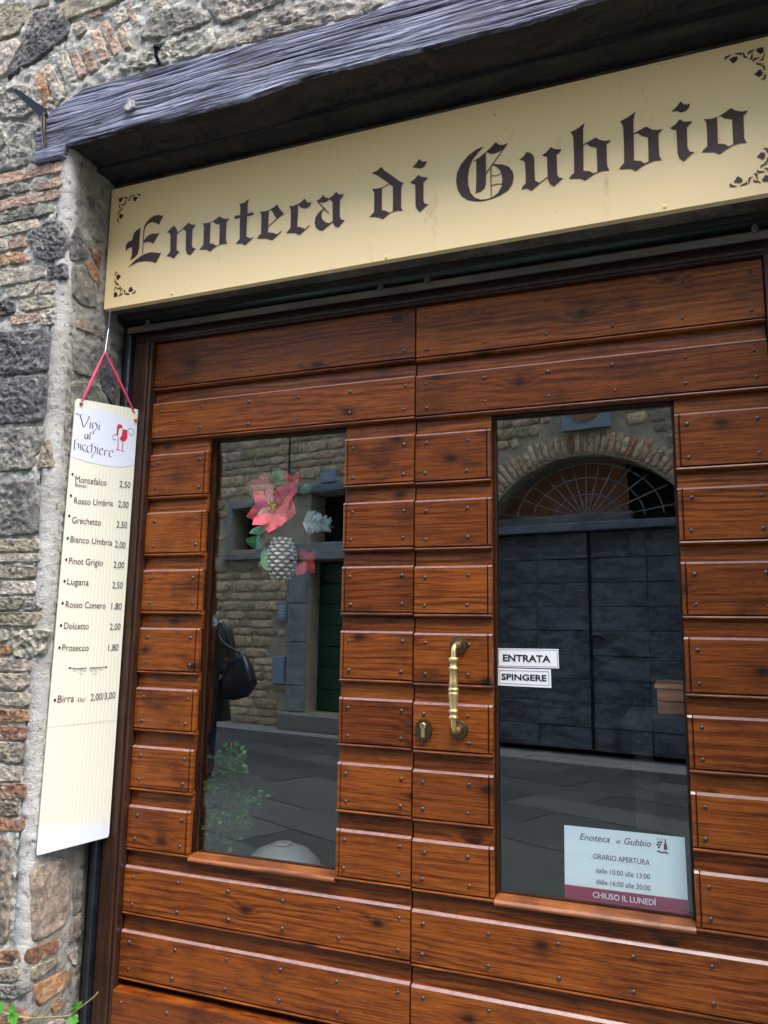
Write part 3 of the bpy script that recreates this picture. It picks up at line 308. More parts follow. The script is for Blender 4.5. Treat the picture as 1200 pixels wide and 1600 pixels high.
m_mortar('render_plaster', (0.36,0.35,0.325), (0.52,0.515,0.49), (0.42,0.38,0.32), 0.012)
m_mortar('far_mortar', (0.44,0.385,0.275), (0.58,0.51,0.375), (0.50,0.44,0.33), 0.03)
def m_glass():
    t = NT('window_glass')
    tr = t.n('BsdfTransparent', {'Color': (0.96, 0.985, 0.99, 1)}); gl = t.n('BsdfGlossy', {'Color': (0.96, 0.97, 0.92, 1), 'Roughness': 0.0})
    fc = t.n('LayerWeight', {'Blend': 0.5}, out=1); fr = t.math('MULTIPLY_ADD', t.math('POWER', fc, 5.0), 0.885, 0.115); mx = t.n('MixShader', {0: fr, 1: tr, 2: gl})
    t.t.links.new(mx, t.out.inputs[0])
m_glass()
def m_sign():
    t = NT('sign_cream'); v = t.coord(); x, y, z = sep(t, v)
    n = t.noise(v, 2.2, 4, 0.5); st = t.noise(t.scale(v, (9, 1, 3)), 1.6, 5, 0.65)
    c = t.mix(t.math('MULTIPLY', n, 0.35), (0.92,0.715,0.385), (0.86,0.64,0.325))
    c = t.mix(t.math('MULTIPLY', t.step(st, 0.60, 0.74), 0.34), c, (0.42,0.28,0.12))
    sp = t.step(t.noise(v, 60, 3, 0.5), 0.745, 0.77); c = t.mix(t.math('MULTIPLY', sp, 0.6), c, (0.2,0.13,0.06))
    t.done(c, 0.42, **{'Specular IOR Level': 0.35})
m_sign()
def m_menu():
    t = NT('menu_card'); v = t.coord(); x, y, z = sep(t, v)
    s = t.math('MULTIPLY_ADD', t.math('SINE', t.math('MULTIPLY', x, 520.0)), 0.5, 0.5)
    c = t.mix(s, (0.66,0.655,0.555), (0.62,0.60,0.455))
    fade = t.step(z, 0.10, 0.02)
    c = t.mix(fade, c, (0.60,0.64,0.72))
    st = t.noise(t.scale(v, (6, 1, 2)), 3.0, 4, 0.6); c = t.mix(t.math('MULTIPLY', t.step(st, 0.58, 0.75), 0.25), c, (0.6,0.5,0.28))
    t.done(c, 0.5)
m_menu()
def m_paving():
    t = NT('paving_stone'); v = t.coord(rnd=5.0); x, y, z = sep(t, v)
    n = t.noise(v, 5, 6, 0.65); f = t.noise(v, 60, 4, 0.6)
    c = t.mix(n, (0.035,0.042,0.046), (0.085,0.095,0.098)); c = t.mix(t.math('MULTIPLY', f, 0.5), c, (0.035,0.042,0.05))
    rn = t.n('ObjectInfo', out=None).outputs['Random']; c = t.mix(t.math('MULTIPLY', rn, 0.8), c, t.mix(1.0, c, (2.3, 2.3, 2.2), 'MULTIPLY'))
    gr = t.math('MULTIPLY_ADD', t.math('SINE', t.math('MULTIPLY', t.math('ADD', x, t.math('MULTIPLY', y, 0.9)), 150.0)), 0.5, 0.5)
    c = t.mix(t.math('MULTIPLY', t.step(gr, 0.45, 0.8), 0.75), c, (0.018,0.025,0.028))
    t.done(c, 0.8, t.bump(t.math('ADD', gr, f), 0.6, 0.008), **{'Specular IOR Level': 0.15})
m_paving()
def m_paint(name, a, b, wornc, rough=0.5, worn=0.62):
    t = NT(name); v = t.coord(rnd=4.0)
    n = t.noise(t.scale(v, (1, 1, 3)), 3.5, 5, 0.65); f = t.noise(t.scale(v, (3, 3, 30)), 4.0, 4, 0.6)
    c = t.mix(t.step(n, 0.35, 0.65), a, b); c = t.mix(t.math('MULTIPLY', t.step(t.noise(t.scale(v, (1,1,6)), 9, 7, 0.8), worn-0.04, worn+0.10), 0.7), c, wornc)
    c = t.mix(t.math('MULTIPLY', t.step(t.noise(t.scale(v, (1.5,1,1)), 3, 5, 0.7), 0.55, 0.68), 0.6), c, tuple(q*0.35 for q in a))
    t.done(c, rough, t.bump(f, 0.4, 0.006))
m_paint('blue_door_paint', (0.036,0.052,0.074), (0.135,0.170,0.210), (0.42,0.45,0.47), 0.6, 0.57)
m_paint('blue_beam_paint', (0.10,0.13,0.17), (0.18,0.22,0.27), (0.3,0.33,0.36))
m_paint('green_door_paint', (0.006,0.05,0.024), (0.010,0.075,0.038), (0.05,0.10,0.07))
m_paint('far_lintel', (0.19,0.21,0.22), (0.30,0.32,0.32), (0.36,0.36,0.34), 0.85, 0.55)
m_paint('black_steel', (0.006,0.007,0.010), (0.014,0.017,0.024), (0.30,0.28,0.26), 0.35, 0.70)
m_paint('rusty_rail', (0.05,0.045,0.038), (0.095,0.085,0.07), (0.10,0.05,0.025), 0.7, 0.55)
m_paint('concrete_soffit', (0.045,0.038,0.03), (0.085,0.072,0.056), (0.14,0.125,0.10), 0.9, 0.5)
m_paint('blue_stone', (0.22,0.27,0.31), (0.30,0.35,0.39), (0.36,0.38,0.38), 0.8)
simple('letter_brown', (0.050,0.018,0.014), 0.45, nscale=14, namp=0.12)
simple('brass', (0.74,0.55,0.26), 0.45, 1.0, nscale=40, namp=0.2)
simple('bronze', (0.16,0.115,0.075), 0.38, 1.0, nscale=50, namp=0.25)
simple('stud_iron', (0.10,0.09,0.085), 0.38, 0.8, nscale=200, namp=0.25)
simple('black_iron', (0.0045,0.0035,0.004), 0.6, 0.0, nscale=60, namp=0.3, bump=0.3, **{'Specular IOR Level': 0.2})
simple('pipe_paint', (0.010,0.020,0.020), 0.35, 0.2, nscale=20, namp=0.3)
simple('wire_steel', (0.45,0.45,0.45), 0.35, 0.9)
simple('white_vinyl', (0.80,0.82,0.85), 0.28, nscale=30, namp=0.03)
simple('paper_blue', (0.84,0.95,1.0), 0.6, nscale=8, namp=0.02)
simple('print_black', (0.004,0.004,0.006), 0.5)
simple('print_maroon', (0.30,0.012,0.07), 0.5)
simple('print_plum', (0.085,0.010,0.034), 0.5)
simple('print_grape', (0.062,0.011,0.017), 0.5)
simple('print_navy', (0.006,0.008,0.028), 0.5)
simple('seam_brown', (0.42,0.39,0.30), 0.6)  # grey-brown seam line across the card
simple('lit_band_stone', (0.22,0.225,0.215), 0.85, nscale=9, namp=0.25, bump=0.5)  # brighter street light by the far fronts, put into the stone colour
simple('print_red', (0.42,0.010,0.025), 0.5)
simple('print_white', (0.80,0.82,0.86), 0.5)
simple('oval_white', (0.58,0.615,0.70), 0.5)
simple('ribbon_red', (0.60,0.05,0.12), 0.35, nscale=60, namp=0.12)
simple('petal_red', (0.93,0.085,0.115), 0.55, nscale=30, namp=0.25, **{'Subsurface Weight': 0.0})
simple('petal_dark', (0.42,0.015,0.03), 0.55, nscale=30, namp=0.25)
simple('petal_mesh', (0.75,0.24,0.22), 0.6, nscale=140, namp=0.45)
simple('petal_magenta', (0.75,0.06,0.22), 0.5, nscale=30, namp=0.2)
simple('silk_green', (0.09,0.32,0.13), 0.5, nscale=30, namp=0.25)
simple('stamen_yellow', (0.65,0.48,0.10), 0.5)
simple('cone_white', (0.95,0.96,0.94), 0.6, nscale=40, namp=0.2)
simple('cone_core', (0.12,0.12,0.11), 0.8)
simple('fir_blue', (0.45,0.58,0.60), 0.6, nscale=60, namp=0.2)
simple('pot_red', (0.16,0.012,0.015), 0.4)
simple('tag_pink', (0.55,0.20,0.22), 0.6)
simple('twig', (0.10,0.06,0.035), 0.8)
simple('herb_leaf', (0.016,0.105,0.010), 0.5, nscale=30, namp=0.35)
simple('ivy_leaf', (0.055,0.23,0.018), 0.45, nscale=60, namp=0.25)
simple('ivy_stem', (0.24,0.20,0.085), 0.6, nscale=60, namp=0.2)
simple('grey_lacquer', (0.36,0.375,0.39), 0.35)
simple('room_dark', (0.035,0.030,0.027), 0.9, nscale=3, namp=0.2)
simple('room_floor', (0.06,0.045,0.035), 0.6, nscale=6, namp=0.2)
simple('terracotta', (0.36,0.16,0.09), 0.8, nscale=20, namp=0.15)
simple('coat_black', (0.010,0.010,0.013), 0.8, nscale=60, namp=0.3)
simple('jeans_blue', (0.02,0.035,0.08), 0.9, nscale=80, namp=0.25)
simple('skin', (0.42,0.24,0.17), 0.5)
simple('hair_brown', (0.05,0.025,0.014), 0.6, nscale=50, namp=0.3)
simple('boot_dark', (0.02,0.016,0.014), 0.5)
simple('bag_navy', (0.010,0.014,0.030), 0.4, nscale=30, namp=0.3)
simple('plate_blue', (0.22,0.29,0.38), 0.5, nscale=20, namp=0.15)
simple('plate_white', (0.6,0.62,0.6), 0.5)
simple('threshold_stone', (0.22,0.21,0.19), 0.85, nscale=20, namp=0.25, bump=0.6)
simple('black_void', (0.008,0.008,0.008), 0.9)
simple('roof_tile', (0.30,0.13,0.07), 0.9, nscale=5, namp=0.25)
def m_scarf():
    t = NT('plaid_scarf'); v = t.coord(); ck = t.n('TexChecker', {'Vector': v, 'Scale': 42.0, 'Color1': (0.5,0.5,0.55,1), 'Color2': (0.05,0.06,0.10,1)}); t.done(ck, 0.9)
m_scarf()
# ---------------------------------------------------------------- masonry
def yw(z): return -0.25 - 0.0298*(min(max(z,0),2.95)-0.6)      # battered outer face of the shop wall
XC = -1.092                                                     # door-side corner of the wall
KIND = {  # colour, material, proud height, surface amplitude, noise frequency
  't': ((0.37,0.325,0.25),'stone_plain',0.007,0.0045,55), 'w': ((0.50,0.48,0.41),'stone_pitted',0.007,0.009,48),
 'd': ((0.205,0.20,0.21),'stone_pitted',0.008,0.0075,75), 'g': ((0.32,0.31,0.28),'stone_pitted',0.007,0.0055,60),
 'b': ((0.46,0.33,0.255),'brick_clay',0.005,0.0035,60), 'p': ((0.46,0.405,0.34),'brick_clay',0.005,0.0035,60),
 'o': ((0.42,0.25,0.14),'brick_clay',0.005,0.0035,60), 'r': ((0.35,0.19,0.125),'brick_clay',0.005,0.0040,60)}
def outline(poly, nb, jit, seed):
    pts = [Vector(p) for p in poly]
    for _ in range(2 if nb > 20 else 1):                                          # corner cutting
        q = []
        for i, a in enumerate(pts):
            b = pts[(i+1) % len(pts)]; q += [a.lerp(b, 0.10), a.lerp(b, 0.90)]
        pts = q
    seg = [(pts[(i+1) % len(pts)]-pts[i]).length for i in range(len(pts))]; tot = sum(seg); out = []; i = 0; acc = 0
    for k in range(nb):
        t = tot*k/nb
        while acc + seg[i] < t: acc += seg[i]; i += 1
        out.append(pts[i].lerp(pts[(i+1) % len(pts)], (t-acc)/seg[i]))
    c = sum(out, Vector((0,0)))/nb
    return [p + (p-c).normalized()*jit*noise.noise(Vector((p.x*60, p.y*60, seed))) for p in out], c
def stone_mesh(poly, H, amp, freq, seed, nb, rings, fn, jit=0.004):
    """a rough dressed stone: fn(a, b, h) maps plane coordinates and outward height to space; verts relative to its centre"""
    out, c = outline(poly, nb, jit, seed)
    vs, fs = [], []
    prof = [(1.03, -0.012), (1.0, 0.05*H), (0.985, 0.60*H), (0.95, 0.92*H), (0.90, H)] + [(0.88*(1-k/rings), H) for k in range(1, rings)]
    if rings <= 2: prof = [(1.0, -0.014), (0.94, 0.7*H), (0.6, H)]
    o = fn(c.x, c.y, 0)
    for r, h in prof:
        for p in out:
            q = c + (p-c)*r
            n = 0
            if h > 0:
                P = Vector((q.x*freq, q.y*freq, seed*3.7))
                n = amp*(noise.fractal(P, 0.8, 2.1, 5)*0.75 - 0.55*max(0.0, noise.noise(P*1.9+Vector((9,9,9)))-0.15))
                n *= min(1, h/H)
            vs.append(fn(q.x, q.y, h+n) - o)
    n = nb
    for i in range(len(prof)-1):
        for k in range(n): fs.append((i*n+k, i*n+(k+1)%n, (i+1)*n+(k+1)%n, (i+1)*n+k))
    P = Vector((c.x*freq, c.y*freq, seed*3.7))
    vs.append(fn(c.x, c.y, H+amp*0.6*noise.fractal(P, 0.9, 2.1, 4)) - o); b = (len(prof)-1)*n
    for k in range(n): fs.append((b+k, b+(k+1)%n, len(vs)-1))
    m = MB(); m.v = [tuple(v) for v in vs]; m.f = fs
    return m.mesh('stone', True), o
def vary(col, s=0.12):
    f = 1+random.uniform(-s, s)*1.3
    return tuple(min(1, max(0.01, c*f*(1+random.uniform(-s, s)*0.35))) for c in col)
def set_stone(parent, kind, poly, fn, seed, nb=84, rings=20, far=False):
    col, mat, H, amp, fr = KIND[kind]
    if far: H, amp, fr, mat = 0.016, 0.014, 9, 'stone_plain' if mat == 'stone_pitted' else mat
    me, o = stone_mesh(poly, H, amp, fr, seed, nb, rings, fn, 0.012 if far else 0.0035)
    if far: col = (min(1,col[0]*1.28), col[1]*1.12, col[2]*0.90)
    return obj('brick' if kind in 'bpor' else 'stone', me, mat, parent, o, not far, vary(col))
def courses(x0, x1, z0, z1, hs, ws, gap, skip=lambda *a: False, lean=0.0):
    z = z0
    while z < z1-0.02:
        h = min(random.uniform(*hs), z1-z); x = x0-random.uniform(0, ws[0]*0.5)
        while x < x1:
            w = random.uniform(*ws)
            a, b = max(x, x0), min(x+w, x1)
            if b-a > 0.04 and not skip(a, b, z, z+h):
                g = gap; j = lambda: random.uniform(-g*0.6, g*0.6)
                yield [(a+g+j(), z+g+j()), (b-g+j(), z+g+j()+lean*(b-a)), (b-g+j(), z+h-g+j()+lean*(b-a)), (a+g+j(), z+h-g+j())]
            x += w
        z += h
wall = thing('stone_wall', 'old wall of rough grey stones, pink bricks and pale mortar around the wooden shop door', 'wall', (-1.6, -0.15, 0))
def wallfn(x, z, h): return Vector((x, yw(z)-0.0-h, z))
def revfn(y, z, h): return Vector((-1.088+h, y, z))
# solid core behind the face
core = MB()
core.box((-14,-0.21,-0.2),(-1.115,0.35,2.98)); core.box((1.115,-0.21,-0.2),(14,0.35,2.98)); core.box((-14,-0.21,3.12),(14,0.35,8.6)); core.box((-14,0.02,2.98),(14,0.35,3.12))
obj('wall_core', core, 'far_mortar', wall, (0,0,0), True)
def mortar_sheet(path, z0, z1, dz, amp, name, mat, seed):
    """path(z) -> list of (point2d, normal2d, bulge)"""
    n = len(path(z0)); rows = int((z1-z0)/dz)+1; vs = []; fs = []
    for r in range(rows):
        z = z0+(z1-z0)*r/(rows-1)
        for (px, py), (nx, ny), bg in path(z):
            P = Vector((px*26, py*26, z*26+seed)); d = amp*(noise.fractal(P, 0.5, 2.2, 6)*(1 if bg == 0 else 0.45)) + bg*(0.65+0.5*noise.noise(P*0.5))
            vs.append((px+nx*d, py+ny*d, z))
    for r in range(rows-1):
        for k in range(n-1): fs.append((r*n+k, r*n+k+1, (r+1)*n+k+1, (r+1)*n+k))
    m = MB(); m.v = vs; m.f = fs; return obj(name, m.mesh(name, True), mat, wall, (0,0,0), True)
def left_path(z):
    y = yw(z)+0.0005; out = []
    for k in range(106): out.append(((-1.72+(XC-0.042+1.72)*k/105, y), (0,-1), 0))
    return out
def rev_path(z):
    y = yw(z); out = []
    for k in range(50): out.append(((-1.0885, y+0.036+(0.03-y-0.036)*k/49), (1,0), 0))
    return out
def corner_path(z):
    y = yw(z)+0.004; out = []; w = 0.026+0.012*noise.noise(Vector((0, 3.3, z*3)))
    P = [(XC-0.050-w*0.4, y+0.006), (XC-0.040, y-0.002), (XC-0.030, y-0.006), (XC-0.018, y-0.006), (XC-0.007, y-0.001), (XC+0.001, y+0.009), (XC+0.004, y+0.022), (XC+0.003, y+0.036), (XC-0.003, y+0.05+w*0.5)]
    N = [(0,-1),(0,-1),(0,-1),(-0.1,-1),(0.4,-0.9),(0.8,-0.6),(1,-0.1),(1,0),(1,0)]
    return [(p, Vector(q).normalized(), 0.002) for p, q in zip(P, N)]
mortar_sheet(left_path, -0.05, 2.955, 0.0055, 0.0065, 'mortar', 'mortar', 0)
mortar_sheet(rev_path, -0.05, 2.955, 0.0055, 0.006, 'mortar', 'reveal_mortar', 5)
mortar_sheet(corner_path, -0.05, 2.955, 0.0055, 0.006, 'corner_render', 'render_plaster', 9)
def up_path(z): return [((-1.9+2.7*k/340, -0.319), (0,-1), 0) for k in range(341)]
mortar_sheet(up_path, 2.985, 3.75, 0.007, 0.009, 'mortar', 'mortar', 20)
def far_left(z): return [((-4.5+2.8*k/30, yw(z)+0.005), (0,-1), 0) for k in range(31)]
mortar_sheet(far_left, -0.05, 3.75, 0.06, 0.012, 'mortar', 'mortar', 30)
def upper(z): return [((-4.5+9.5*k/40, -0.318), (0,-1), 0) for k in range(41)]
mortar_sheet(upper, 3.74, 6.6, 0.2, 0.012, 'mortar', 'mortar', 33)
def up_right(z): return [((0.79+4.2*k/40, -0.317), (0,-1), 0) for k in range(41)]
mortar_sheet(up_right, 2.99, 3.75, 0.06, 0.012, 'mortar', 'mortar', 36)
def right_face(z): return [((1.092, 0.03+(yw(z)-0.03)*k/8), (-1,0), 0) for k in range(8)] + [((1.10+3.9*k/40, yw(z)+0.004), (0,-1), 0) for k in range(41)]
mortar_sheet(right_face, -0.05, 2.955, 0.04, 0.012, 'mortar', 'mortar', 40)
for i, (k, p) in enumerate(STONES): set_stone(wall, k, p, wallfn, i+1)
for i, (k, p) in enumerate(REVEAL): set_stone(wall, k, p, revfn, i+101, 36, 8)
left_x = lambda z: -1.12-0.118*max(0, z-0.4)-0.10
rk = 'ttgpdbwgr'
for i, p in enumerate(courses(-2.55, -1.15, 0.0, 3.9, (0.06,0.17), (0.12,0.34), 0.007, lambda a,b,z0,z1: b > left_x((z0+z1)/2))):
    set_stone(wall, random.choice(rk), p, wallfn, 200+i, 18, 3)
for i, p in enumerate(courses(1.16, 2.3, 0.0, 2.9, (0.07,0.18), (0.14,0.36), 0.007)):
    set_stone(wall, random.choice(rk), p, wallfn, 420+i, 16, 3)
for i, p in enumerate(courses(0.12, 1.9, 3.16, 3.75, (0.08,0.18), (0.16,0.36), 0.008)):
    set_stone(wall, random.choice('wgtp'), p, wallfn, 560+i, 18, 3)
for i, p in enumerate(courses(-1.35, 0.1, 3.42, 3.75, (0.08,0.16), (0.16,0.34), 0.008)):
    set_stone(wall, random.choice('wgtp'), p, wallfn, 600+i, 18, 3)
# ---------------------------------------------------------------- timber lintel
def interp(tab, x):
    if x <= tab[0][0]: return tab[0][1]
    for (a, u), (b, v) in zip(tab, tab[1:]):
        if x <= b: return u+(v-u)*(x-a)/(b-a) if b > a else v
    return tab[-1][1]
lin = thing('timber_lintel', 'weathered blue-grey oak beam with deep grain cracks above the cream sign', 'beam', (-1.2, -0.26, 2.92))
LO = BEAM_LO + [(2.2, 2.962)]; UP = BEAM_UP + [(2.2, 3.135)]
def beam_mesh():
    xs = [-1.226+0.006*k for k in range(int(2.0/0.006))] + [0.78+0.05*k for k in range(24)]
    nz = 84; vs = []; fs = []
    for x in xs:
        lo, up = interp(LO, x), interp(UP, x)
        lo += 0.0035*noise.noise(Vector((x*30, 0, 0)))+0.002*noise.noise(Vector((x*110, 4, 0)))
        for k in range(nz+1):
            z = lo+(up-lo)*k/nz
            w = 0.012*noise.noise(Vector((x*1.4, z*6, 2)))
            cr = noise.noise(Vector((x*3.2, 7.1, (z+w)*150))); cr2 = noise.noise(Vector((x*7, 1.2, (z+w)*210)))
            d = 0.0045*noise.noise(Vector((x*5, 0, z*14))) - 0.006*max(0.0, cr-0.15) - 0.002*max(0.0, cr2)
            e = min(k, nz-k)
            if e < 3: d -= (3-e)**2*0.0012
            r = math.hypot((x+0.838)*1.0, (z-3.022)*1.4); d += 0.008*math.exp(-(r/0.045)**2)
            vs.append((x, -0.337-d, z))
        vs.append((x, -0.20, up)); vs.append((x, -0.20, lo+0.004)); vs.append((x, -0.29, lo+0.002*noise.noise(Vector((x*9, 2, 2)))))
    m = nz+4
    for i in range(len(xs)-1):
        for k in range(m): fs.append((i*m+k, i*m+(k+1)%m, (i+1)*m+(k+1)%m, (i+1)*m+k))
    fs.append(tuple(range(m))); fs.append(tuple((len(xs)-1)*m+k for k in range(m)))
    b = MB(); b.v = vs; b.f = fs; return b.mesh('beam', True)
bm_ = beam_mesh(); smooth_by_angle(bm_, 55)
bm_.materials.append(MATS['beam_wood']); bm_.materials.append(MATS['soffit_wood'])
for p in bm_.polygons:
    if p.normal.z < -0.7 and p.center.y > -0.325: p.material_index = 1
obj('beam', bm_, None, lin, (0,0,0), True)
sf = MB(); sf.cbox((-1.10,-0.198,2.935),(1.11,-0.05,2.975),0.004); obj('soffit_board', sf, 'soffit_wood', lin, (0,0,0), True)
sf = MB(); sf.box((-1.10,-0.049,2.45),(1.11,0.019,2.98)); obj('backing_board', sf, 'soffit_wood', lin, (0,0,0), True)
pg = MB(); pg.slab([(-0.855,3.012),(-0.838,3.036),(-0.822,3.030),(-0.818,3.008),(-0.835,2.998),(-0.852,3.002)], -0.352, -0.33); obj('knot_plug', pg, 'stone_plain', lin, (0,0,0), True, (0.42,0.40,0.42))
# iron strap hook on the beam end and the spike above it
hk = thing('iron_strap', 'black iron strap bent over the left end of the beam', 'iron strap', (-1.172,-0.345,2.95))
b = MB(); b.slab([(-1.318,3.178),(-1.306,3.186),(-1.166,3.076),(-1.158,3.050),(-1.172,3.034),(-1.184,3.048)], -0.366, -0.358); obj('arm', b, 'black_iron', hk, (0,0,0), True)
b = MB(); b.tube([(-1.170,-0.366,3.045),(-1.172,-0.360,3.0),(-1.174,-0.346,2.955)], [0.009,0.0075,0.006], 10); obj('shank', b, 'bronze', hk, (0,0,0), True)
b = MB(); b.lathe([(0.006,-0.004),(0.006,0.0),(0.001,0.002)], (-1.168,-0.364,3.056), 'y', 10); obj('rivet', b, 'stud_iron', hk, (0,0,0), True)
sp = thing('iron_spike', 'short dark iron spike standing out of the mortar above the beam', 'iron spike', (-0.75,-0.33,3.15))
b = MB(); b.tube([(-0.748,-0.325,3.150),(-0.750,-0.345,3.168),(-0.746,-0.350,3.186)], [0.006,0.006,0.007], 8); obj('shaft', b, 'black_iron', sp, (0,0,0), True)
b = MB(); b.lathe([(0.004,-0.004),(0.011,-0.003),(0.012,0.004),(0.006,0.010)], (-0.745,-0.350,3.190), 'z', 9); obj('head', b, 'black_iron', sp, (0,0,0), True)
# ---------------------------------------------------------------- shop sign
sign = thing('shop_sign', 'long cream shop sign with brown blackletter lettering under the beam', 'sign', (-0.03,-0.13,2.46))
SG = [(-1.078,2.464),(1.02,2.480),(1.02,2.9045),(-1.080,2.9045)]
obj('panel', MB().slab(SG, -0.130, -0.108), 'sign_cream', sign, (0,0,0), True)
for nm, pieces in LETTERS:
    m = MB()
    for loops in pieces: m.flat(loops, -0.1312)
    obj('letter', m, 'letter_brown', sign, (0,0,0), True)
ox = max(p[0] for p in ORNAMENT[0]); oz = max(p[1] for p in ORNAMENT[0])
for cx, cz, sx, sz in ((ox,oz,1,1), (-1.047,2.868,-1,1), (-1.040,2.500,-1,-1), (ox-0.006,2.508,1,-1)):
    m = MB()
    for l in ORNAMENT: m.flat([[(cx+sx*(p[0]-ox), cz+sz*(p[1]-oz)) for p in l]], -0.1312)
    obj('corner_ornament', m, 'letter_brown', sign, (0,0,0), True)
for x, z in ((-0.06,2.893),(-0.05,2.480),(0.72,2.893),(-0.80,2.480),(0.72,2.49)):
    obj('screw', MB().lathe([(0.006,0.0),(0.006,-0.0015),(0.003,-0.003)], (0,0,0), 'y', 10), 'sign_cream', sign, (x,-0.130,z), True)
# ---------------------------------------------------------------- door frame, rail below the sign, steel guide
fr = thing('door_frame', 'dark brown timber frame around the double door', 'door frame', (0,0,0.08))
b = MB(); b.vbox((-1.028,-0.022,0.06),(-0.9535,0.10,2.371),0.004); b.vbox((-0.978,-0.030,0.06),(-0.964,-0.0225,2.371),0.003); obj('jamb', b, 'frame_wood', fr, (0,0,0), True)
b = MB(); b.vbox((0.9535,-0.022,0.06),(1.088,0.10,2.371),0.004); obj('jamb', b, 'frame_wood', fr, (0,0,0), True)
b = MB(); b.cbox((-1.028,-0.022,2.3725),(1.088,0.10,2.49),0.004); b.cbox((-0.96,-0.028,2.378),(0.96,-0.0225,2.388),0.002); obj('head', b, 'head_wood', fr, (0,0,0), True)
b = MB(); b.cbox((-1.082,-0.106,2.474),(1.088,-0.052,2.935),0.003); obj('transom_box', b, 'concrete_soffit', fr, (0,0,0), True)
for x in (-0.93,-0.4,0.1,0.5,0.78): obj('screw', MB().lathe([(0.005,0.0),(0.005,-0.001),(0.002,-0.003)], (0,0,0), 'y', 8), 'stud_iron', fr, (x,-0.0225,2.43), True)
rl = thing('curtain_rail', 'dark green pipe and rusty flat bar running under the sign', 'rail', (0,-0.04,2.40))
obj('pipe', MB().tube([(-1.07,-0.036,2.449),(1.08,-0.036,2.455)], 0.0135, 14).mesh('pipe', True), 'pipe_paint', rl, (0,0,0), True)
obj('flat_bar', MB().cbox((-1.04,-0.050,2.402),(1.075,-0.044,2.424),0.0015), 'rusty_rail', rl, (0,0,0), True)
for x in (-0.96,-0.10,0.05,0.935): obj('bracket', MB().tube([(x,-0.047,2.416),(x,-0.036,2.450)], 0.009, 10), 'rusty_rail', rl, (0,0,0), True)
gd = thing('steel_guide', 'black chipped steel channel between the stone reveal and the door frame', 'steel guide', (-1.05,-0.02,0.05))
obj('channel', MB().vbox((-1.054,-0.042,0.02),(-1.032,-0.005,2.40),0.005), 'black_steel', gd, (0,0,0), True)
obj('back_flange', MB().box((-1.086,-0.012,0.02),(-1.0545,-0.004,2.47)), 'black_steel', gd, (0,0,0), True)
th = thing('door_step', 'worn stone doorstep below the wooden door', 'step', (0,-0.15,0))
obj('slab', MB().cbox((-1.085,-0.34,-0.02),(1.085,0.12,0.058),0.012), 'threshold_stone', th, (0,0,0), True)
# ---------------------------------------------------------------- door leaves
ROWS = [2.210,2.029,1.830,1.637,1.447,1.255,1.072,0.889,0.707,0.518,0.330]
S, Wd, LW = 0.2285, 0.7205, 0.9505
def board_mesh(w, h, bead, plain_top=False):
    """bead: 0 none, -1 left side, +1 right side (towards the window). origin at the board's bottom centre, front face at y=0"""
    m = MB(); x0, x1 = -w/2, w/2
    top = [(0,h-0.0060),(0.0008,h-0.0053),(0.0070,h),(0.026,h)] if not plain_top else [(0,h-0.002),(0.002,h),(0.018,h)]
    prof = [(0.026,0.0),(0.005,0.0),(0.0012,0.002),(-0.0008,0.0050),(0.0008,0.0082),(0.0060,0.0095),(0.0150,0.0097),(0.0150,0.0126),(0.0004,0.0128),(0,0.0134)] + top
    a, b2 = x0, x1
    if bead > 0: b2 = x1-0.0136
    if bead < 0: a = x0+0.0136
    if bead:
        m.sweep(prof[:7]+[(0.026,0.0099)], x0, x1); m.box((x0+0.001,0.015,0.0099),(x1-0.001,0.0255,0.0127))
        m.sweep([(0.026,0.0128),(0.0004,0.0128),(0,0.0134)]+top, a, b2)
        s = (b2+0.0028, x1) if bead > 0 else (x0, a-0.0028)
        c = (s[0]+s[1])/2; r = (s[1]-s[0])/2
        ring = [(c-r,0.018),(c-r,0.005),(c-r*0.7,0.0012),(c,-0.0004),(c+r*0.7,0.0012),(c+r,0.005),(c+r,0.018)]
        m.prism(ring, 0.0126, h-0.008)
        g = (b2-0.0006, s[0]+0.0006) if bead > 0 else (s[1]-0.0006, a+0.0006)
        m.box((g[0],0.014,0.0130),(g[1],0.026,h-0.009))
        m.sweep([(0.018,h-0.009),(0.002,h-0.0058),(0.0070,h),(0.018,h)], s[0], s[1])
    else: m.sweep(prof, a, b2)
    me = m.mesh('board'); me.materials.append(MATS['door_wood']); me.materials.append(MATS['edge_highlight'])
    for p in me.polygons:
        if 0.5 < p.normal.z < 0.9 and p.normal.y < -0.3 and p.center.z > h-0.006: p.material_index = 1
    return me
STUD = MB().lathe([(0.0053,0.0),(0.0050,-0.0018),(0.0034,-0.0034),(0.0014,-0.0042)], (0,0,0), 'y', 9).mesh('stud', True)
STUD.materials.append(MATS['stud_iron'])
def add_board(leaf, xa, xb, z0, z1, bead, studs, plain=False, y=0.0):
    o = obj('board', board_mesh(xb-xa, z1-z0, bead, plain), 'door_wood', leaf, ((xa+xb)/2, y, z0), True)
    for sx, sz in studs:
        s = bpy.data.objects.new('stud', STUD); COL.objects.link(s); s.parent = o
        s.location = (sx-(xa+xb)/2+random.uniform(-.003,.003), 0.0004, sz-z0+random.uniform(-.003,.003)); s.rotation_euler = (0, random.uniform(0,6), 0); s.scale = (1,1,1) if False else tuple([random.uniform(0.85,1.18)]*3)
    return o
def strip(leaf, xa, xb, z0, z1):
    # recessed band between two boards, gently hollowed
    h = z1-z0
    return obj('recessed_strip', MB().sweep([(0.0128,0.0),(0.0132,h*0.45),(0.0150,h*0.78),(0.0185,h),(0.0262,h),(0.0262,0.0)], -(xb-xa)/2, (xb-xa)/2), 'door_wood', leaf, ((xa+xb)/2, 0, z0), True)
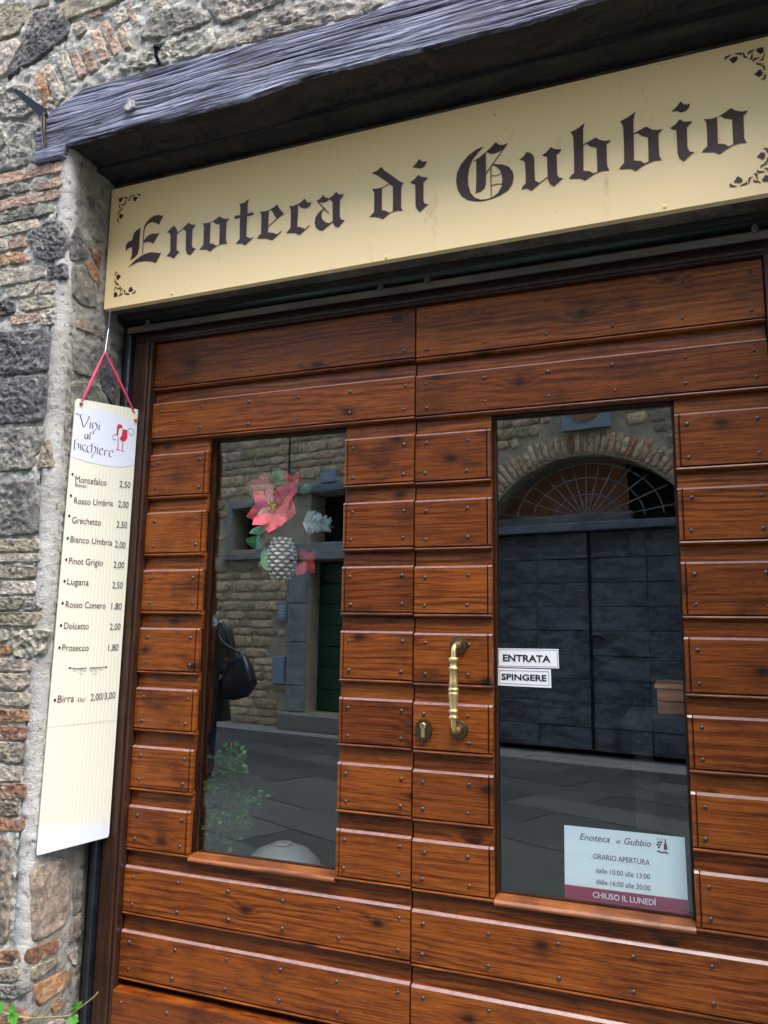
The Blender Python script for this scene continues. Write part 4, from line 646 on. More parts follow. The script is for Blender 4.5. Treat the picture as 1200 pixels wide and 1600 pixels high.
def make_leaf(sg, label):
    leaf = thing('door_leaf', label, 'door', (sg*0.476, 0.0, 0.06), group='leaves of the double door')
    X = lambda a, b: (min(sg*a, sg*b), max(sg*a, sg*b))
    dz = 0 if sg > 0 else 0.003
    rows = [r+dz for r in ROWS]
    colsW = [0.034,0.213,0.392,0.571,0.752,0.918]
    for k in range(11):
        z0 = rows[k]-0.011; z1 = 2.371 if k == 0 else rows[k-1]-0.011-0.044
        zs = (rows[k]+0.024, z1-(0.030 if k else 0.034))
        if k < 2 or k > 8:
            xa, xb = X(0.0024, LW); add_board(leaf, xa, xb, z0, z1, 0, [(sg*c, z) for c in colsW for z in zs], k == 0)
        else:
            xa, xb = X(0.0024, S); add_board(leaf, xa, xb, z0, z1, sg, [(sg*c, z) for c in (0.034, 0.161 if sg > 0 else 0.199) for z in zs if not (sg > 0 and k == 6 and c == 0.034 and False)])
            xa, xb = X(Wd, LW); add_board(leaf, xa, xb, z0, z1, -sg, [(sg*c, z) for c in (0.752, 0.918) for z in zs])
        if k > 0:
            s0, s1 = z1-0.002, rows[k-1]-0.0095
            if k in (2,3,4,5,6,7,8): segs = [(0.0024, S-0.001), (Wd+0.001, LW)]
            else: segs = [(0.0024, LW)]
            for a, b in segs: strip(leaf, *X(a, b), s0, s1)
    xa, xb = X(0.0024, LW)      # kickboard with a broad ledge
    kb = obj('kick_board', MB().sweep([(0.018,0),(-0.022,0),(-0.022,0.232),(-0.020,0.236),(0.018,0.240)], -(xb-xa)/2, (xb-xa)/2), 'door_wood', leaf, ((xa+xb)/2, 0, 0.066), True)
    for c in colsW:
        for z in (0.10, 0.27):
            s = bpy.data.objects.new('stud', STUD); COL.objects.link(s); s.parent = kb; s.location = (sg*c-(xa+xb)/2, -0.0216, z-0.066)
    # carcass behind the cladding
    for a, b, z0, z1, nm in ((0.0024, S, 0.066, 2.370, 'stile'), (Wd, LW, 0.066, 2.370, 'stile')):
        xa, xb = X(a, b); obj(nm, MB().box((xa,0.0265,z0),(xb,0.066,z1)), 'frame_wood', leaf, (0,0,0), True)
    for z0, z1 in ((0.066, 0.6915), (2.022, 2.370)):
        xa, xb = X(S+0.0005, Wd-0.0005); obj('rail', MB().box((xa,0.0265,z0),(xb,0.066,z1)), 'frame_wood', leaf, (0,0,0), True)
    xa, xb = X(S+0.001, Wd-0.001)
    obj('sill_bead', MB().sweep([(0.0255,0.692),(-0.002,0.692),(-0.0040,0.695),(-0.003,0.699),(0.004,0.7045),(0.042,0.7115),(0.042,0.6935),(0.0255,0.6935)], xa, xb), 'sill_wood', leaf, (0,0,0), True)
    for a, b in ((xa, xa+0.006), (xb-0.006, xb)): obj('glazing_stop', MB().box((a,0.034,0.712),(b,0.0445,2.021)), 'frame_wood', leaf, (0,0,0), True)
    obj('glazing_stop', MB().box((xa+0.0065,0.034,2.014),(xb-0.0065,0.0445,2.0215)), 'frame_wood', leaf, (0,0,0), True)
    obj('window_pane', MB().box((xa,0.0450,0.7125),(xb,0.0490,2.021)), 'window_glass', leaf, (0,0,0), True)
    obj('rear_bead', MB().box((xa,0.0495,0.692),(xb,0.066,0.712)), 'frame_wood', leaf, (0,0,0), True)
    return leaf
leafL = make_leaf(-1, 'left leaf of the brown plank door, without handle, flower decoration behind its glass')
leafR = make_leaf(1, 'right leaf of the brown plank door with brass pull handle and keyhole')
hx = 0.136
hd = obj('handle', MB().lathe([(0.0072,0.163),(0.0115,0.162),(0.0122,0.157),(0.0112,0.153),(0.0085,0.150),(0.0082,0.140),(0.0112,0.136),(0.0118,0.131),(0.0092,0.129),(0.0086,0.127),(0.0098,0.100),(0.0118,0.086),(0.0100,0.083),(0.0126,0.081),(0.0128,0.074),(0.0100,0.072),(0.0124,0.070),(0.0122,0.065),(0.0112,0.060),(0.0088,0.027),(0.0092,0.025),(0.0118,0.023),(0.0114,0.018),(0.0086,0.015),(0.0088,0.010),(0.0114,0.006),(0.0108,0.002),(0.0075,0.0)], (0,0,0), 'z', 18).fat(1.14).mesh('handle', True), 'brass', leafR, (hx,-0.060,1.165), True)
for zc, dz in ((1.360, -1), (1.132, 1)):
    pts = spline([(0,0.058,zc-1.165),(0,0.030,zc-1.165),(0,0.012,zc-1.165+dz*0.002),(0,0.002,zc-1.165+dz*0.012),(0,0,zc-1.165+dz*0.034)], 5)
    obj('neck', MB().tube(pts, [0.0088]*6+[0.0072]*(len(pts)-6), 12).mesh('neck', True), 'brass', hd)
    r = MB().lathe([(0.0245,0.0595),(0.0245,0.055),(0.0225,0.052),(0.0150,0.0505),(0.0130,0.046),(0.0095,0.045)], (0,0,zc-1.165), 'y', 28).mesh('rosette', True); smooth_by_angle(r)
    obj('rosette', r, 'bronze', hd)
lk = MB()
pr = [(0.024*math.cos(t), 0.0285*math.sin(t)) for t in [2*math.pi*k/32 for k in range(32)]]
lk.slab(pr, -0.007, 0.0); lk.slab([(x*0.86, z*0.86) for x, z in pr], -0.0085, -0.0071)
lo = obj('lock_escutcheon', lk, 'bronze', leafR, (0.0345,-0.0003,1.126), True)
obj('cylinder', MB().lathe([(0.0085,-0.0086),(0.0085,-0.0125),(0.0075,-0.0135)], (0,0,0.011), 'y', 20).box((-0.0048,-0.0122,-0.020),(0.0048,-0.0086,0.003)), 'brass', lo)
obj('key_slot', MB().box((-0.001,-0.0142,0.006),(0.001,-0.0136,0.016)).box((-0.0035,-0.0142,0.010),(-0.001,-0.0136,0.0118)), 'print_black', lo)
for x in (-0.017, 0.017): obj('screw', MB().lathe([(0.0022,-0.0086),(0.0018,-0.0098)], (0,0,0), 'y', 8), 'stud_iron', lo, (x,0,-0.006))
# ---------------------------------------------------------------- lettering with the built-in font
def text_mesh(txt, x0, x1, z0, h, y, bold=0.0, shear=0.0, cap=0.715):
    cu = bpy.data.curves.new('t', 'FONT'); cu.body = txt; cu.size = 1.0; cu.offset = bold; cu.shear = shear; cu.resolution_u = 3; cu.fill_mode = 'FRONT' if False else 'BOTH'
    o = bpy.data.objects.new('t', cu); COL.objects.link(o); bpy.context.view_layer.update()
    me = bpy.data.meshes.new_from_object(o.evaluated_get(bpy.context.evaluated_depsgraph_get()))
    bpy.data.objects.remove(o); bpy.data.curves.remove(cu)
    xs = [v.co.x for v in me.vertices]; a, b = min(xs), max(xs)
    for v in me.vertices: v.co = Vector((x0+(v.co.x-a)/(b-a)*(x1-x0), y, z0+v.co.y/cap*h))
    return me
# stickers on the right pane
def sticker(name, label, poly, txt, tx0, tx1, tz, th, border):
    x0, z0 = poly[0]
    t = thing(name, label, 'sticker', (x0, 0.0445, z0))
    obj('label', MB().slab(poly, 0.0438, 0.0446), 'white_vinyl', t, (0,0,0), True)
    obj('lettering', text_mesh(txt, tx0, tx1, tz, th, 0.0430, 0.028), 'print_black', t, (0,0,0), True)
    c = [(sum(p[0] for p in poly)/4, sum(p[1] for p in poly)/4)][0]
    q = [(p[0]+(border if p[0] < c[0] else -border), p[1]+(border if p[1] < c[1] else -border)) for p in poly]
    m = MB()
    for i in range(4): m.line([q[i], q[(i+1)%4]], 0.0005, 0.0431+0.0001*(i % 2))
    obj('border_line', m, 'print_black', t, (0,0,0), True)
sticker('entrance_sticker', 'white ENTRATA sticker on the right glass, upper of the two', [(0.2335,1.301),(0.4020,1.3025),(0.4012,1.354),(0.2335,1.3525)], 'ENTRATA', 0.249, 0.380, 1.318, 0.0185, 0.0035)
sticker('push_sticker', 'smaller worn white SPINGERE sticker directly under the ENTRATA sticker', [(0.2335,1.2515),(0.3805,1.2500),(0.3800,1.2990),(0.2335,1.2985)], 'SPINGERE', 0.2445, 0.3685, 1.2675, 0.0165, 0.0060)
# opening hours sheet behind the right pane
sh = thing('opening_hours_sheet', 'pale blue opening hours sheet with maroon bottom band in the right window', 'notice', (0.55,0.056,0.712))
obj('paper', MB().slab([(0.404,0.716),(0.704,0.716),(0.702,0.897),(0.406,0.897)], 0.0540, 0.0546), 'paper_blue', sh, (0,0,0), True)
obj('maroon_band', MB().flat([[(0.4042,0.7162),(0.7038,0.7162),(0.7036,0.750),(0.4044,0.750)]], 0.0534), 'print_maroon', sh, (0,0,0), True)
for txt, a, b, z, h, mt, bd, y in (('ORARIO APERTURA',0.478,0.617,0.8215,0.0135,'print_plum',0,0.0534), ('dalle 10:00 alle 13:00',0.484,0.6165,0.7880,0.0125,'print_plum',0,0.0534), ('dalle 16:00 alle 20:00',0.484,0.6165,0.7610,0.0125,'print_plum',0,0.0534), ('CHIUSO IL LUNEDÌ',0.475,0.628,0.7275,0.0140,'print_white',0.014,0.0529)):
    obj('lettering', text_mesh(txt, a, b, z, h, y, bd), mt, sh, (0,0,0), True)
for txt, a, b, z, h in (('Enoteca',0.445,0.521,0.8655,0.0160), ('di',0.536,0.548,0.8655,0.0095), ('Gubbio',0.557,0.622,0.8655,0.0165)):
    obj('heading', text_mesh(txt, a, b, z, h, 0.0534, 0.0, 0.30), 'print_plum', sh, (0,0,0), True)
m = MB(); m.flat([[(0.652,0.862),(0.660,0.862),(0.660,0.873),(0.6575,0.879),(0.6575,0.888),(0.6545,0.888),(0.6545,0.879),(0.652,0.873)]], 0.0534)
for cx, cz in ((0.640,0.879),(0.646,0.879),(0.643,0.873),(0.637,0.873),(0.640,0.867)): m.flat([[(cx+0.0028*math.cos(t), cz+0.0028*math.sin(t)) for t in [2*math.pi*k/10 for k in range(10)]]], 0.0534)
m.line([(0.636,0.858),(0.646,0.855),(0.654,0.857),(0.662,0.854)], 0.0018, 0.0533); m.line([(0.635,0.884),(0.640,0.889),(0.648,0.884),(0.651,0.889)], 0.0007, 0.0533)
obj('emblem', m, 'print_plum', sh, (0,0,0), True)
# ---------------------------------------------------------------- hanging wine list
MR = R(90-21.7)
mn = thing('wine_list_board', 'tall cream striped wine price list hanging by a red ribbon on the stone reveal', 'menu board', (-1.036,-0.130,0.73), MR)
ZM = -0.73
def zl(p): return (p[0], p[1]+ZM)
brd = [(-0.107,2.110),(-0.100,2.1217),(0.094,2.133),(0.0955,2.126),(0.0985,2.126),(0.100,2.1335),(0.1142,2.1334),(0.1079,0.7480),(0.1045,0.7410),(-0.1140,0.7290),(-0.1182,0.7340)]
obj('board', MB().slab([zl(p) for p in brd], 0.0, 0.005), 'menu_card', mn)
ov = [(-0.1075,2.083),(-0.08,2.094),(-0.045,2.102),(-0.01,2.1045),(0.03,2.101),(0.07,2.092),(0.112,2.075),(0.1125,1.940),(0.08,1.927),(0.04,1.920),(0.0,1.919),(-0.05,1.921),(-0.09,1.927),(-0.1085,1.931)]
obj('oval_panel', MB().flat([[zl(p) for p in ov]], -0.0008), 'oval_white', mn)
m = MB()
for s in NIB:
    pts = spline([zl(p) for p in s], 4) if len(s) > 2 else [zl(p) for p in s]
    m.ribbon(pts, (0.00155, 0.00085), -0.0016)
obj('title_lettering', m, 'print_plum', mn)
m = MB()
for l in LOGO: m.flat([[zl(p) for p in l]], -0.0016)
obj('wine_glass_emblem', m, 'print_red', mn)
m = MB()
for l in CURL: m.line(spline([zl(p) for p in l], 5), 0.0007, -0.0017)
obj('emblem_curls', m, 'print_navy', mn)
for txt, a, b, h in MENU_TEXT:
    price = txt[0].isdigit() and 'cl' not in txt
    me = text_mesh(txt, a[0], b[0], 0, 0.0208*h, -0.0016, 0.0)
    k = (b[1]-a[1])/(b[0]-a[0])
    for v in me.vertices: v.co.z += a[1]+ZM+(v.co.x-a[0])*k
    obj('price' if price else 'wine_name', me, 'print_navy' if price else 'print_grape', mn)
m = MB()
for p in BULLETS:
    p = zl(p); m.flat([[(p[0]+0.0038*math.cos(t), p[1]+0.0046*math.sin(t)) for t in [2*math.pi*k/12 for k in range(12)]]], -0.0016)
obj('bullets', m, 'print_navy', mn)
m = MB()
for i, l in enumerate(SCROLL): m.line(spline([zl(p) for p in l], 4), 0.0009 if i < 2 else 0.0005, -0.0016-0.00005*i)
for p in (SCROLL[0][0], SCROLL[1][-1]):
    p = zl(p); m.flat([[(p[0]-0.005,p[1]),(p[0],p[1]+0.003),(p[0]+0.005,p[1]),(p[0],p[1]-0.003)]], -0.0021)
obj('scroll_ornament', m, 'print_navy', mn)
m = MB(); m.line([(-0.1165,1.0936+ZM),(0.1095,1.0991+ZM)], 0.0006, -0.0007); obj('fold_line', m, 'seam_brown', mn)
def strap(pts, w0, w1, twist):
    m = MB(); vs = []; n = len(pts)
    for i, p in enumerate(pts):
        p = Vector(p); d = (Vector(pts[min(i+1,n-1)])-Vector(pts[max(i-1,0)])).normalized()
        a = d.cross(Vector((0,1,0))).normalized(); bb = d.cross(a); t = i/(n-1); an = twist*t
        w = (w0+(w1-w0)*math.sin(math.pi*t))
        q = a*math.cos(an)+bb*math.sin(an); vs += [p-q*w, p+q*w]
    m.v = [tuple(v) for v in vs]; m.f = [(2*i,2*i+1,2*i+3,2*i+2) for i in range(n-1)]
    me = m.mesh('hanging_ribbon', True); return me
apex = (-0.022, -0.006, 2.300+ZM)
for end, tw in (((-0.0874,-0.004,2.1159+ZM), 0.5), ((0.100,-0.004,2.115+ZM), 1.15)):
    pts = spline([apex, tuple(a*0.5+b*0.5 for a, b in zip(apex, end)), end], 7)
    o = obj('hanging_ribbon', strap(pts, 0.0022, 0.0050, tw), 'ribbon_red', mn)
    so = o.modifiers.new('thickness', 'SOLIDIFY'); so.thickness = 0.0006
for x, z in ((-0.0874,2.108),(0.1065,2.094)):
    obj('ribbon_knot', MB().lathe([(0.002,-0.006),(0.0062,-0.003),(0.0045,0.002),(0.001,0.006)], (0,0,0), 'z', 8).mesh('k', True), 'ribbon_red', mn, (x,-0.003,z+ZM)).rotation_euler = (0.2, 1.0, 0)
wr = MB().tube([(-1.050,-0.130,2.470),(-1.0505,-0.131,2.39),(-1.0386,-0.1527,2.300)], 0.0011, 6)
tag(obj('hanging_wire', wr, 'wire_steel', None, (0,0,0)), 'thin steel wire from the sign corner down to the red ribbon', 'wire')
# ---------------------------------------------------------------- ivy at the foot of the wall
iv = thing('ivy_vine', 'young ivy shoot with bright green leaves at the foot of the wall', 'ivy', (-1.10,-0.24,0.30))
pts = spline([(-1.26,-0.262,0.318),(-1.17,-0.270,0.322),(-1.115,-0.275,0.312),(-1.072,-0.235,0.290),(-1.062,-0.160,0.262),(-1.056,-0.080,0.235),(-1.020,-0.085,0.262),(-0.972,-0.080,0.300),(-0.962,-0.075,0.314)], 6)
obj('stem', MB().tube(pts, [0.0032-0.0012*i/len(pts) for i in range(len(pts))], 6).mesh('stem', True), 'ivy_stem', iv, (0,0,0), True)
def ivy_leaf(L):
    L *= 0.8
    half = [(0,0),(0.16,-0.10),(0.42,0.02),(0.36,0.22),(0.50,0.42),(0.28,0.58),(0.22,0.74),(0,1.0)]
    pl = [(x*L, 0.0, y*L) for x, y in half] + [(-x*L, 0.0, y*L) for x, y in half[-2:0:-1]]
    m = MB(); c = len(half); vs = [(x, -0.10*abs(x)+0.12*(z/L-0.4)**2*L, z) for x, _, z in pl] + [(0,0.02*L,0.4*L)]
    m.v = vs; m.f = [(i,(i+1)%len(pl),len(pl)) for i in range(len(pl))]; return m.mesh('leaf', True)
for p, L, ry, rz in (((-1.113,-0.288,0.345),0.046,2.9,-0.3), ((-1.090,-0.283,0.338),0.034,2.2,0.3), ((-1.082,-0.280,0.318),0.040,2.8,0.6), ((-1.098,-0.285,0.310),0.022,1.6,0.2), ((-1.052,-0.070,0.252),0.036,0.9,1.0), ((-1.050,-0.076,0.242),0.024,0.2,0.9), ((-1.050,-0.072,0.232),0.046,3.3,0.9), ((-1.150,-0.285,0.350),0.040,2.6,0.0)):
    o = obj('leaf', ivy_leaf(L), 'ivy_leaf', iv, p, True); o.rotation_euler = (0.35, ry, rz)
# ---------------------------------------------------------------- inside the shop
def struct(name, m, mat, loc=(0,0,0)): return tag(obj(name, m, mat, None, loc), kind='structure')
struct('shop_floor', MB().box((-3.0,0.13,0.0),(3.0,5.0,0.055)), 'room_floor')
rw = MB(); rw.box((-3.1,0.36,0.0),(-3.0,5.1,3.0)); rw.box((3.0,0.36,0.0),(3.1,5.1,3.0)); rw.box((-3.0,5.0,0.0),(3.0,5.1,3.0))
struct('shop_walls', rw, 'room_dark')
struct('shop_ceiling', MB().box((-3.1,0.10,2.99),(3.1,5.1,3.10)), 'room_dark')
ct = thing('display_counter', 'dark wooden display counter standing in the shop behind the right glass', 'counter', (1.0,0.4,0.055))
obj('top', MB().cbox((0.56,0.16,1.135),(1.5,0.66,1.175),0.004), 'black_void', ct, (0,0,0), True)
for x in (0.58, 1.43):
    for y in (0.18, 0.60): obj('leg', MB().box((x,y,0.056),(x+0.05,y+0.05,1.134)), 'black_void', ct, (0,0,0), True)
cr = thing('wine_crate', 'orange wooden wine crate on the counter behind the right glass', 'crate', (0.82,0.38,1.176))
for z in (1.168, 1.204): 
    obj('slat', MB().cbox((0.625,0.575,z),(1.00,0.585,z+0.032),0.001), 'crate_wood', cr, (0.02,-0.34,0.0095), True)
    obj('slat', MB().box((0.625,0.587,z),(0.634,0.83,z+0.032)), 'crate_wood', cr, (0.02,-0.34,0.0095), True)
    obj('slat', MB().box((0.991,0.587,z),(1.00,0.83,z+0.032)), 'crate_wood', cr, (0.02,-0.34,0.0095), True)
    obj('slat', MB().cbox((0.625,0.832,z),(1.00,0.842,z+0.032),0.001), 'crate_wood', cr, (0.02,-0.34,0.0095), True)
obj('lid', MB().cbox((0.618,0.570,1.238),(1.007,0.848,1.247),0.001).box((0.64,0.60,1.2475),(0.985,0.82,1.250)), 'crate_wood', cr, (0.02,-0.34,0.0095), True)
# low window shelf with plant and bowl behind the left pane
sv = thing('window_shelf', 'low dark shelf inside the left window', 'shelf', (-0.55,0.35,0.055))
obj('top', MB().cbox((-0.95,0.14,0.50),(-0.2,0.62,0.53),0.004), 'frame_wood', sv, (0,0,0), True)
for x in (-0.93, -0.26):
    for y in (0.16, 0.56): obj('leg', MB().box((x,y,0.056),(x+0.04,y+0.04,0.499)), 'frame_wood', sv, (0,0,0), True)
bw = thing('white_bowl', 'pale grey upturned bowl behind the bottom of the left glass', 'bowl', (-0.585,0.36,0.531))
obj('shell', MB().lathe([(0.150,0.0),(0.152,0.006),(0.146,0.040),(0.125,0.085),(0.090,0.118),(0.050,0.134),(0.012,0.139)], (0,0,0), 'z', 40).mesh('shell', True), 'grey_lacquer', bw)
obj('foot_ring', MB().lathe([(0.030,0.1365),(0.032,0.144),(0.026,0.145)], (0,0,0), 'z', 24).mesh('foot', True), 'grey_lacquer', bw)
pt = thing('potted_herb', 'leafy green potted plant behind the lower left glass', 'plant', (-0.735,0.22,0.531))
obj('pot', MB().lathe([(0.045,0.0),(0.060,0.09),(0.066,0.092),(0.066,0.108),(0.056,0.108),(0.054,0.095)], (0,0,0), 'z', 20).mesh('pot', True), 'terracotta', pt)
stem, leaf = MB(), MB()
for k in range(46):
    a = random.uniform(0, 6.28); l = random.uniform(0.12, 0.55) if k < 14 else random.uniform(0.10, 0.32); sp_ = random.uniform(0.10, 0.45)
    if k < 7: a = random.uniform(-1.4, 0.5)
    P = [(0,0,0.095), (0.35*l*sp_*math.cos(a), -abs(0.2*l*sp_), 0.095+l*0.55), (min(0.17, l*sp_*1.3*math.cos(a)+0.02), min(0.12, l*sp_*math.sin(a)*0.5-0.03), 0.095+l*(0.95-0.35*sp_))]
    P = spline([tuple(max(-0.145, c) if i == 1 else c for i, c in enumerate(p)) for p in P], 7); stem.tube(P, 0.0018, 5)
    for j in range(3, len(P)):
        for q in range(6):
            c = Vector(P[j])+Vector((random.uniform(-.022,.022), random.uniform(-.018,.018), random.uniform(-.02,.02))); c.y = max(c.y, -0.15)
            d = Vector((random.uniform(-1,1), random.uniform(-1,0.6), random.uniform(-0.5,0.8))).normalized(); s = d.cross(Vector((random.uniform(-1,1), random.uniform(-1,1), 1))).normalized()
            L_ = random.uniform(0.016, 0.032); w = L_*0.36
            leaf.add([c, c+d*L_*0.5+s*w, c+d*L_, c+d*L_*0.5-s*w, c+d*L_*0.5+d.cross(s)*w*0.5], [(0,1,4),(1,2,4),(2,3,4),(3,0,4)])
obj('stems', stem.mesh('stems', True), 'ivy_stem', pt); tag(obj('leaves', leaf, 'herb_leaf', pt), kind='stuff')
# ---------------------------------------------------------------- poinsettia decoration behind the left glass
po = thing('christmas_decoration', 'red silk poinsettia spray with white pine cone hanging behind the left glass', 'decoration', (-0.505,0.085,1.60))
def petal(L, w, cup=0.25, n=5):
    vs, fs = [], []
    for i in range(n+1):
        t = i/n; ww = w*math.sin(math.pi*min(1, t*0.93+0.07))**0.8
        for s in (-1, -0.5, 0, 0.5, 1): vs.append((s*ww, -cup*L*math.sin(t*2.2)*0.5+abs(s)*0.35*ww+0.004*math.sin(9*t+4*s), t*L))
    for i in range(n):
        for k in range(4): fs.append((i*5+k, i*5+k+1, (i+1)*5+k+1, (i+1)*5+k))
    m = MB(); m.v = vs; m.f = fs; return m.mesh('petal', True)
CX, CZ, CY = -0.503, 1.788, 0.082
def add_petal(x, z, ang, L, w, mat, y=CY, name='petal', tilt=0.15):
    L *= 1.12; w *= 1.12
    o = obj(name, petal(L, w), mat, po, (x, y, z), True); o.rotation_euler = Matrix.Rotation(R(ang), 3, 'Y').to_euler() if False else (Matrix.Rotation(R(ang), 3, 'Y') @ Matrix.Rotation(tilt+random.uniform(-.25,.35), 3, 'X') @ Matrix.Rotation(random.uniform(-.5,.5), 3, 'Z')).to_euler()
# angle: 0 up, clockwise seen from the street
for a, L, w, mt, dy in ((-60,0.085,0.028,'petal_red',0.0), (-105,0.095,0.030,'petal_red',0.004), (-140,0.085,0.026,'petal_red',-0.006), (178,0.085,0.036,'petal_red',-0.004), (150,0.080,0.030,'petal_red',0.002), (105,0.085,0.034,'petal_red',0.0), (70,0.090,0.032,'petal_red',0.006), (40,0.085,0.032,'petal_magenta',0.010), (-25,0.070,0.026,'petal_red',0.012)):
    add_petal(CX, CZ, a, L, w, mt, CY+dy)
for a, L, w, mt, dy in ((-80,0.060,0.024,'petal_magenta',-0.012), (-20,0.050,0.020,'petal_red',-0.010), (25,0.055,0.022,'petal_red',-0.010), (85,0.062,0.024,'petal_red',-0.012), (130,0.060,0.024,'petal_red',-0.012), (200,0.062,0.024,'petal_red',-0.014), (-125,0.058,0.020,'petal_mesh',-0.010)): add_petal(CX, CZ-0.004, a, L, w, mt, CY+dy)
for x, z, a, L, w in ((-0.545,1.835,-62,0.075,0.034), (-0.535,1.845,-25,0.065,0.030)): add_petal(x, z, a, L, w, 'petal_mesh', CY+0.015)
for a in (-35, 35, 100, 165, 235): add_petal(-0.452, 1.868, a, 0.040, 0.012, 'petal_red', CY+0.01)
for a in (-20, 50, 130, 210): add_petal(-0.405, 1.610, a, 0.046, 0.016, 'petal_dark', CY+0.03)
for x, z, a, L, w in ((-0.535,1.735,-125,0.062,0.017), (-0.545,1.665,-70,0.060,0.020), (-0.545,1.660,160,0.085,0.019), (-0.480,1.865,-30,0.060,0.022), (-0.425,1.835,70,0.055,0.014)): add_petal(x, z, a, L, w, 'silk_green', CY+0.012, 'leaf')
m = MB()
for k in range(22):
    a = random.uniform(0,6.28); r = random.uniform(0,0.020); m.lathe([(0.0005,-0.004),(0.0035,-0.002),(0.0035,0.002),(0.0005,0.004)], (CX+r*math.cos(a), CY-0.026+random.uniform(-.004,.004), CZ+r*math.sin(a)), 'z', 6)
obj('stamens', m.mesh('stamens', True), 'stamen_yellow', po, (0,0,0), True)
cone = MB(); ccx, ccz = -0.481, 1.632
cco = obj('pine_cone', MB().lathe([(0.006,-0.078),(0.022,-0.06),(0.030,-0.02),(0.030,0.02),(0.022,0.05),(0.006,0.062)], (0,0,0), 'z', 12).mesh('pine_cone', True), 'cone_core', po, (ccx, CY+0.008, ccz), True)
for j in range(11):
    z = -0.070+0.0125*j; rr = 0.040*math.sin(math.pi*(0.12+0.80*(j+0.4)/11))**0.7+0.004; nk = 9
    for k in range(nk):
        a = 2*math.pi*(k+0.5*(j%2))/nk; c = Vector((math.cos(a)*rr, math.sin(a)*rr, z)); o_ = Vector((math.cos(a), math.sin(a), 0)); s_ = Vector((-math.sin(a), math.cos(a), 0)); u_ = Vector((0,0,1)); w = rr*0.30
        cone.add([c-o_*0.018-s_*w*0.6, c-o_*0.018+s_*w*0.6, c+s_*w-u_*0.003, c-s_*w-u_*0.003, c+o_*0.007+u_*0.001+s_*w*0.55, c+o_*0.007+u_*0.001-s_*w*0.55, c-u_*0.008+o_*0.005], [(0,1,2,3),(3,2,4,5),(5,4,6),(2,6,4),(3,5,6)])
tag(obj('cone_scales', cone, 'cone_white', cco), kind='stuff')
m = MB(); bx, bz = -0.405, 1.735
spr = obj('fir_sprig', MB().tube([(0,0,0),(0.045,-0.004,-0.002),(0.088,-0.004,-0.012)], [0.0022,0.002,0.001], 6).mesh('fir', True), 'twig', po, (bx, CY+0.004, bz), True)
for k in range(260):
    t = random.random(); c = Vector((0.088*t, -0.004, -0.012*t*t)); a = random.uniform(0, 6.28); L_ = random.uniform(0.034,0.048)*(0.6+0.4*(1-t))
    d = Vector((0.55, math.cos(a)*0.75, math.sin(a))).normalized(); s_ = d.cross(Vector((0,1,0.2))).normalized()*0.0016
    m.add([c-s_, c+s_, c+d*L_+s_*0.6, c+d*L_-s_*0.6], [(0,1,2,3)])
tag(obj('needles', m, 'fir_blue', spr), kind='stuff')
obj('hanging_cord', MB().tube([(-0.47,0.086,2.021),(-0.470,0.085,1.90),(-0.49,0.085,1.80)], 0.0012, 5), 'twig', po, (0,0,0), True)
obj('gift_tag', MB().slab([(-0.530,1.805),(-0.498,1.807),(-0.498,1.838),(-0.505,1.845),(-0.523,1.845),(-0.530,1.838)], 0.052, 0.053), 'tag_pink', po, (0,0,0), True)
pr_ = obj('red_pot', MB().lathe([(0.014,-0.03),(0.020,0.0),(0.022,0.012),(0.018,0.013)], (0,0,0), 'z', 14).mesh('pot', True), 'pot_red', po, (-0.548,CY+0.02,1.598), True)
# ---------------------------------------------------------------- street
struct('ground', MB().box((-60,-60,-0.30),(60,0.0,-0.012)), 'paving_stone')
st_ = tag(bpy.data.objects.new('street', None), kind='structure'); COL.objects.link(st_)
SLAB = []
for k in range(6):
    w, h = 0.960, 0.463; c = 0.005
    SLAB.append(MB().prism([(-w/2+c,-h/2),(w/2-c,-h/2),(w/2,-h/2+c),(w/2,h/2-c),(w/2-c,h/2),(-w/2+c,h/2),(-w/2,h/2-c),(-w/2,-h/2+c)], -0.06, 0.0).mesh('paving_slab'))
for me in SLAB: me.materials.append(MATS['paving_stone'])
ca, sa = math.cos(R(24)), math.sin(R(24)); n = 0
far_y = lambda x: -6.99+math.tan(R(10))*x
for i in range(-14, 9):
    for j in range(-18, 10):
        u = i*0.965+(j % 2)*0.48; v = j*0.468-2.6; x, y = u*ca-v*sa-1.6, u*sa+v*ca-1.2
        if y > -0.78 or y < far_y(x)+0.55 or x < -7.6 or x > 3.6 or n >= 290: continue
        o = bpy.data.objects.new('paving_slab', random.choice(SLAB)); COL.objects.link(o); o.parent = st_
        o.location = (x, y, random.uniform(-0.003,0.002)); o.rotation_euler = (random.uniform(-.004,.004), random.uniform(-.004,.004), R(24)); n += 1
pv = tag(bpy.data.objects.new('lit_band', None), kind='structure'); COL.objects.link(pv)  # pale strip added to stand for the lit band along the far fronts
pv.location = (0, -6.99, 0); pv.rotation_euler = (0, 0, R(10)); u = -8.0
while u < 3.6:
    w = random.uniform(0.7, 1.15)
    for w0, w1 in ((0.012,0.245),(0.255,0.50)):
        if not (-4.7 < u+w*0.5 < -2.9 and w0 < 0.2): obj('lit_band_stone', MB().cbox((-w/2+0.004,w0,-0.05),(w/2-0.004,w1,0.012+random.uniform(-.004,.004)),0.008), 'lit_band_stone', pv, (u+w/2,0,0))
    u += w
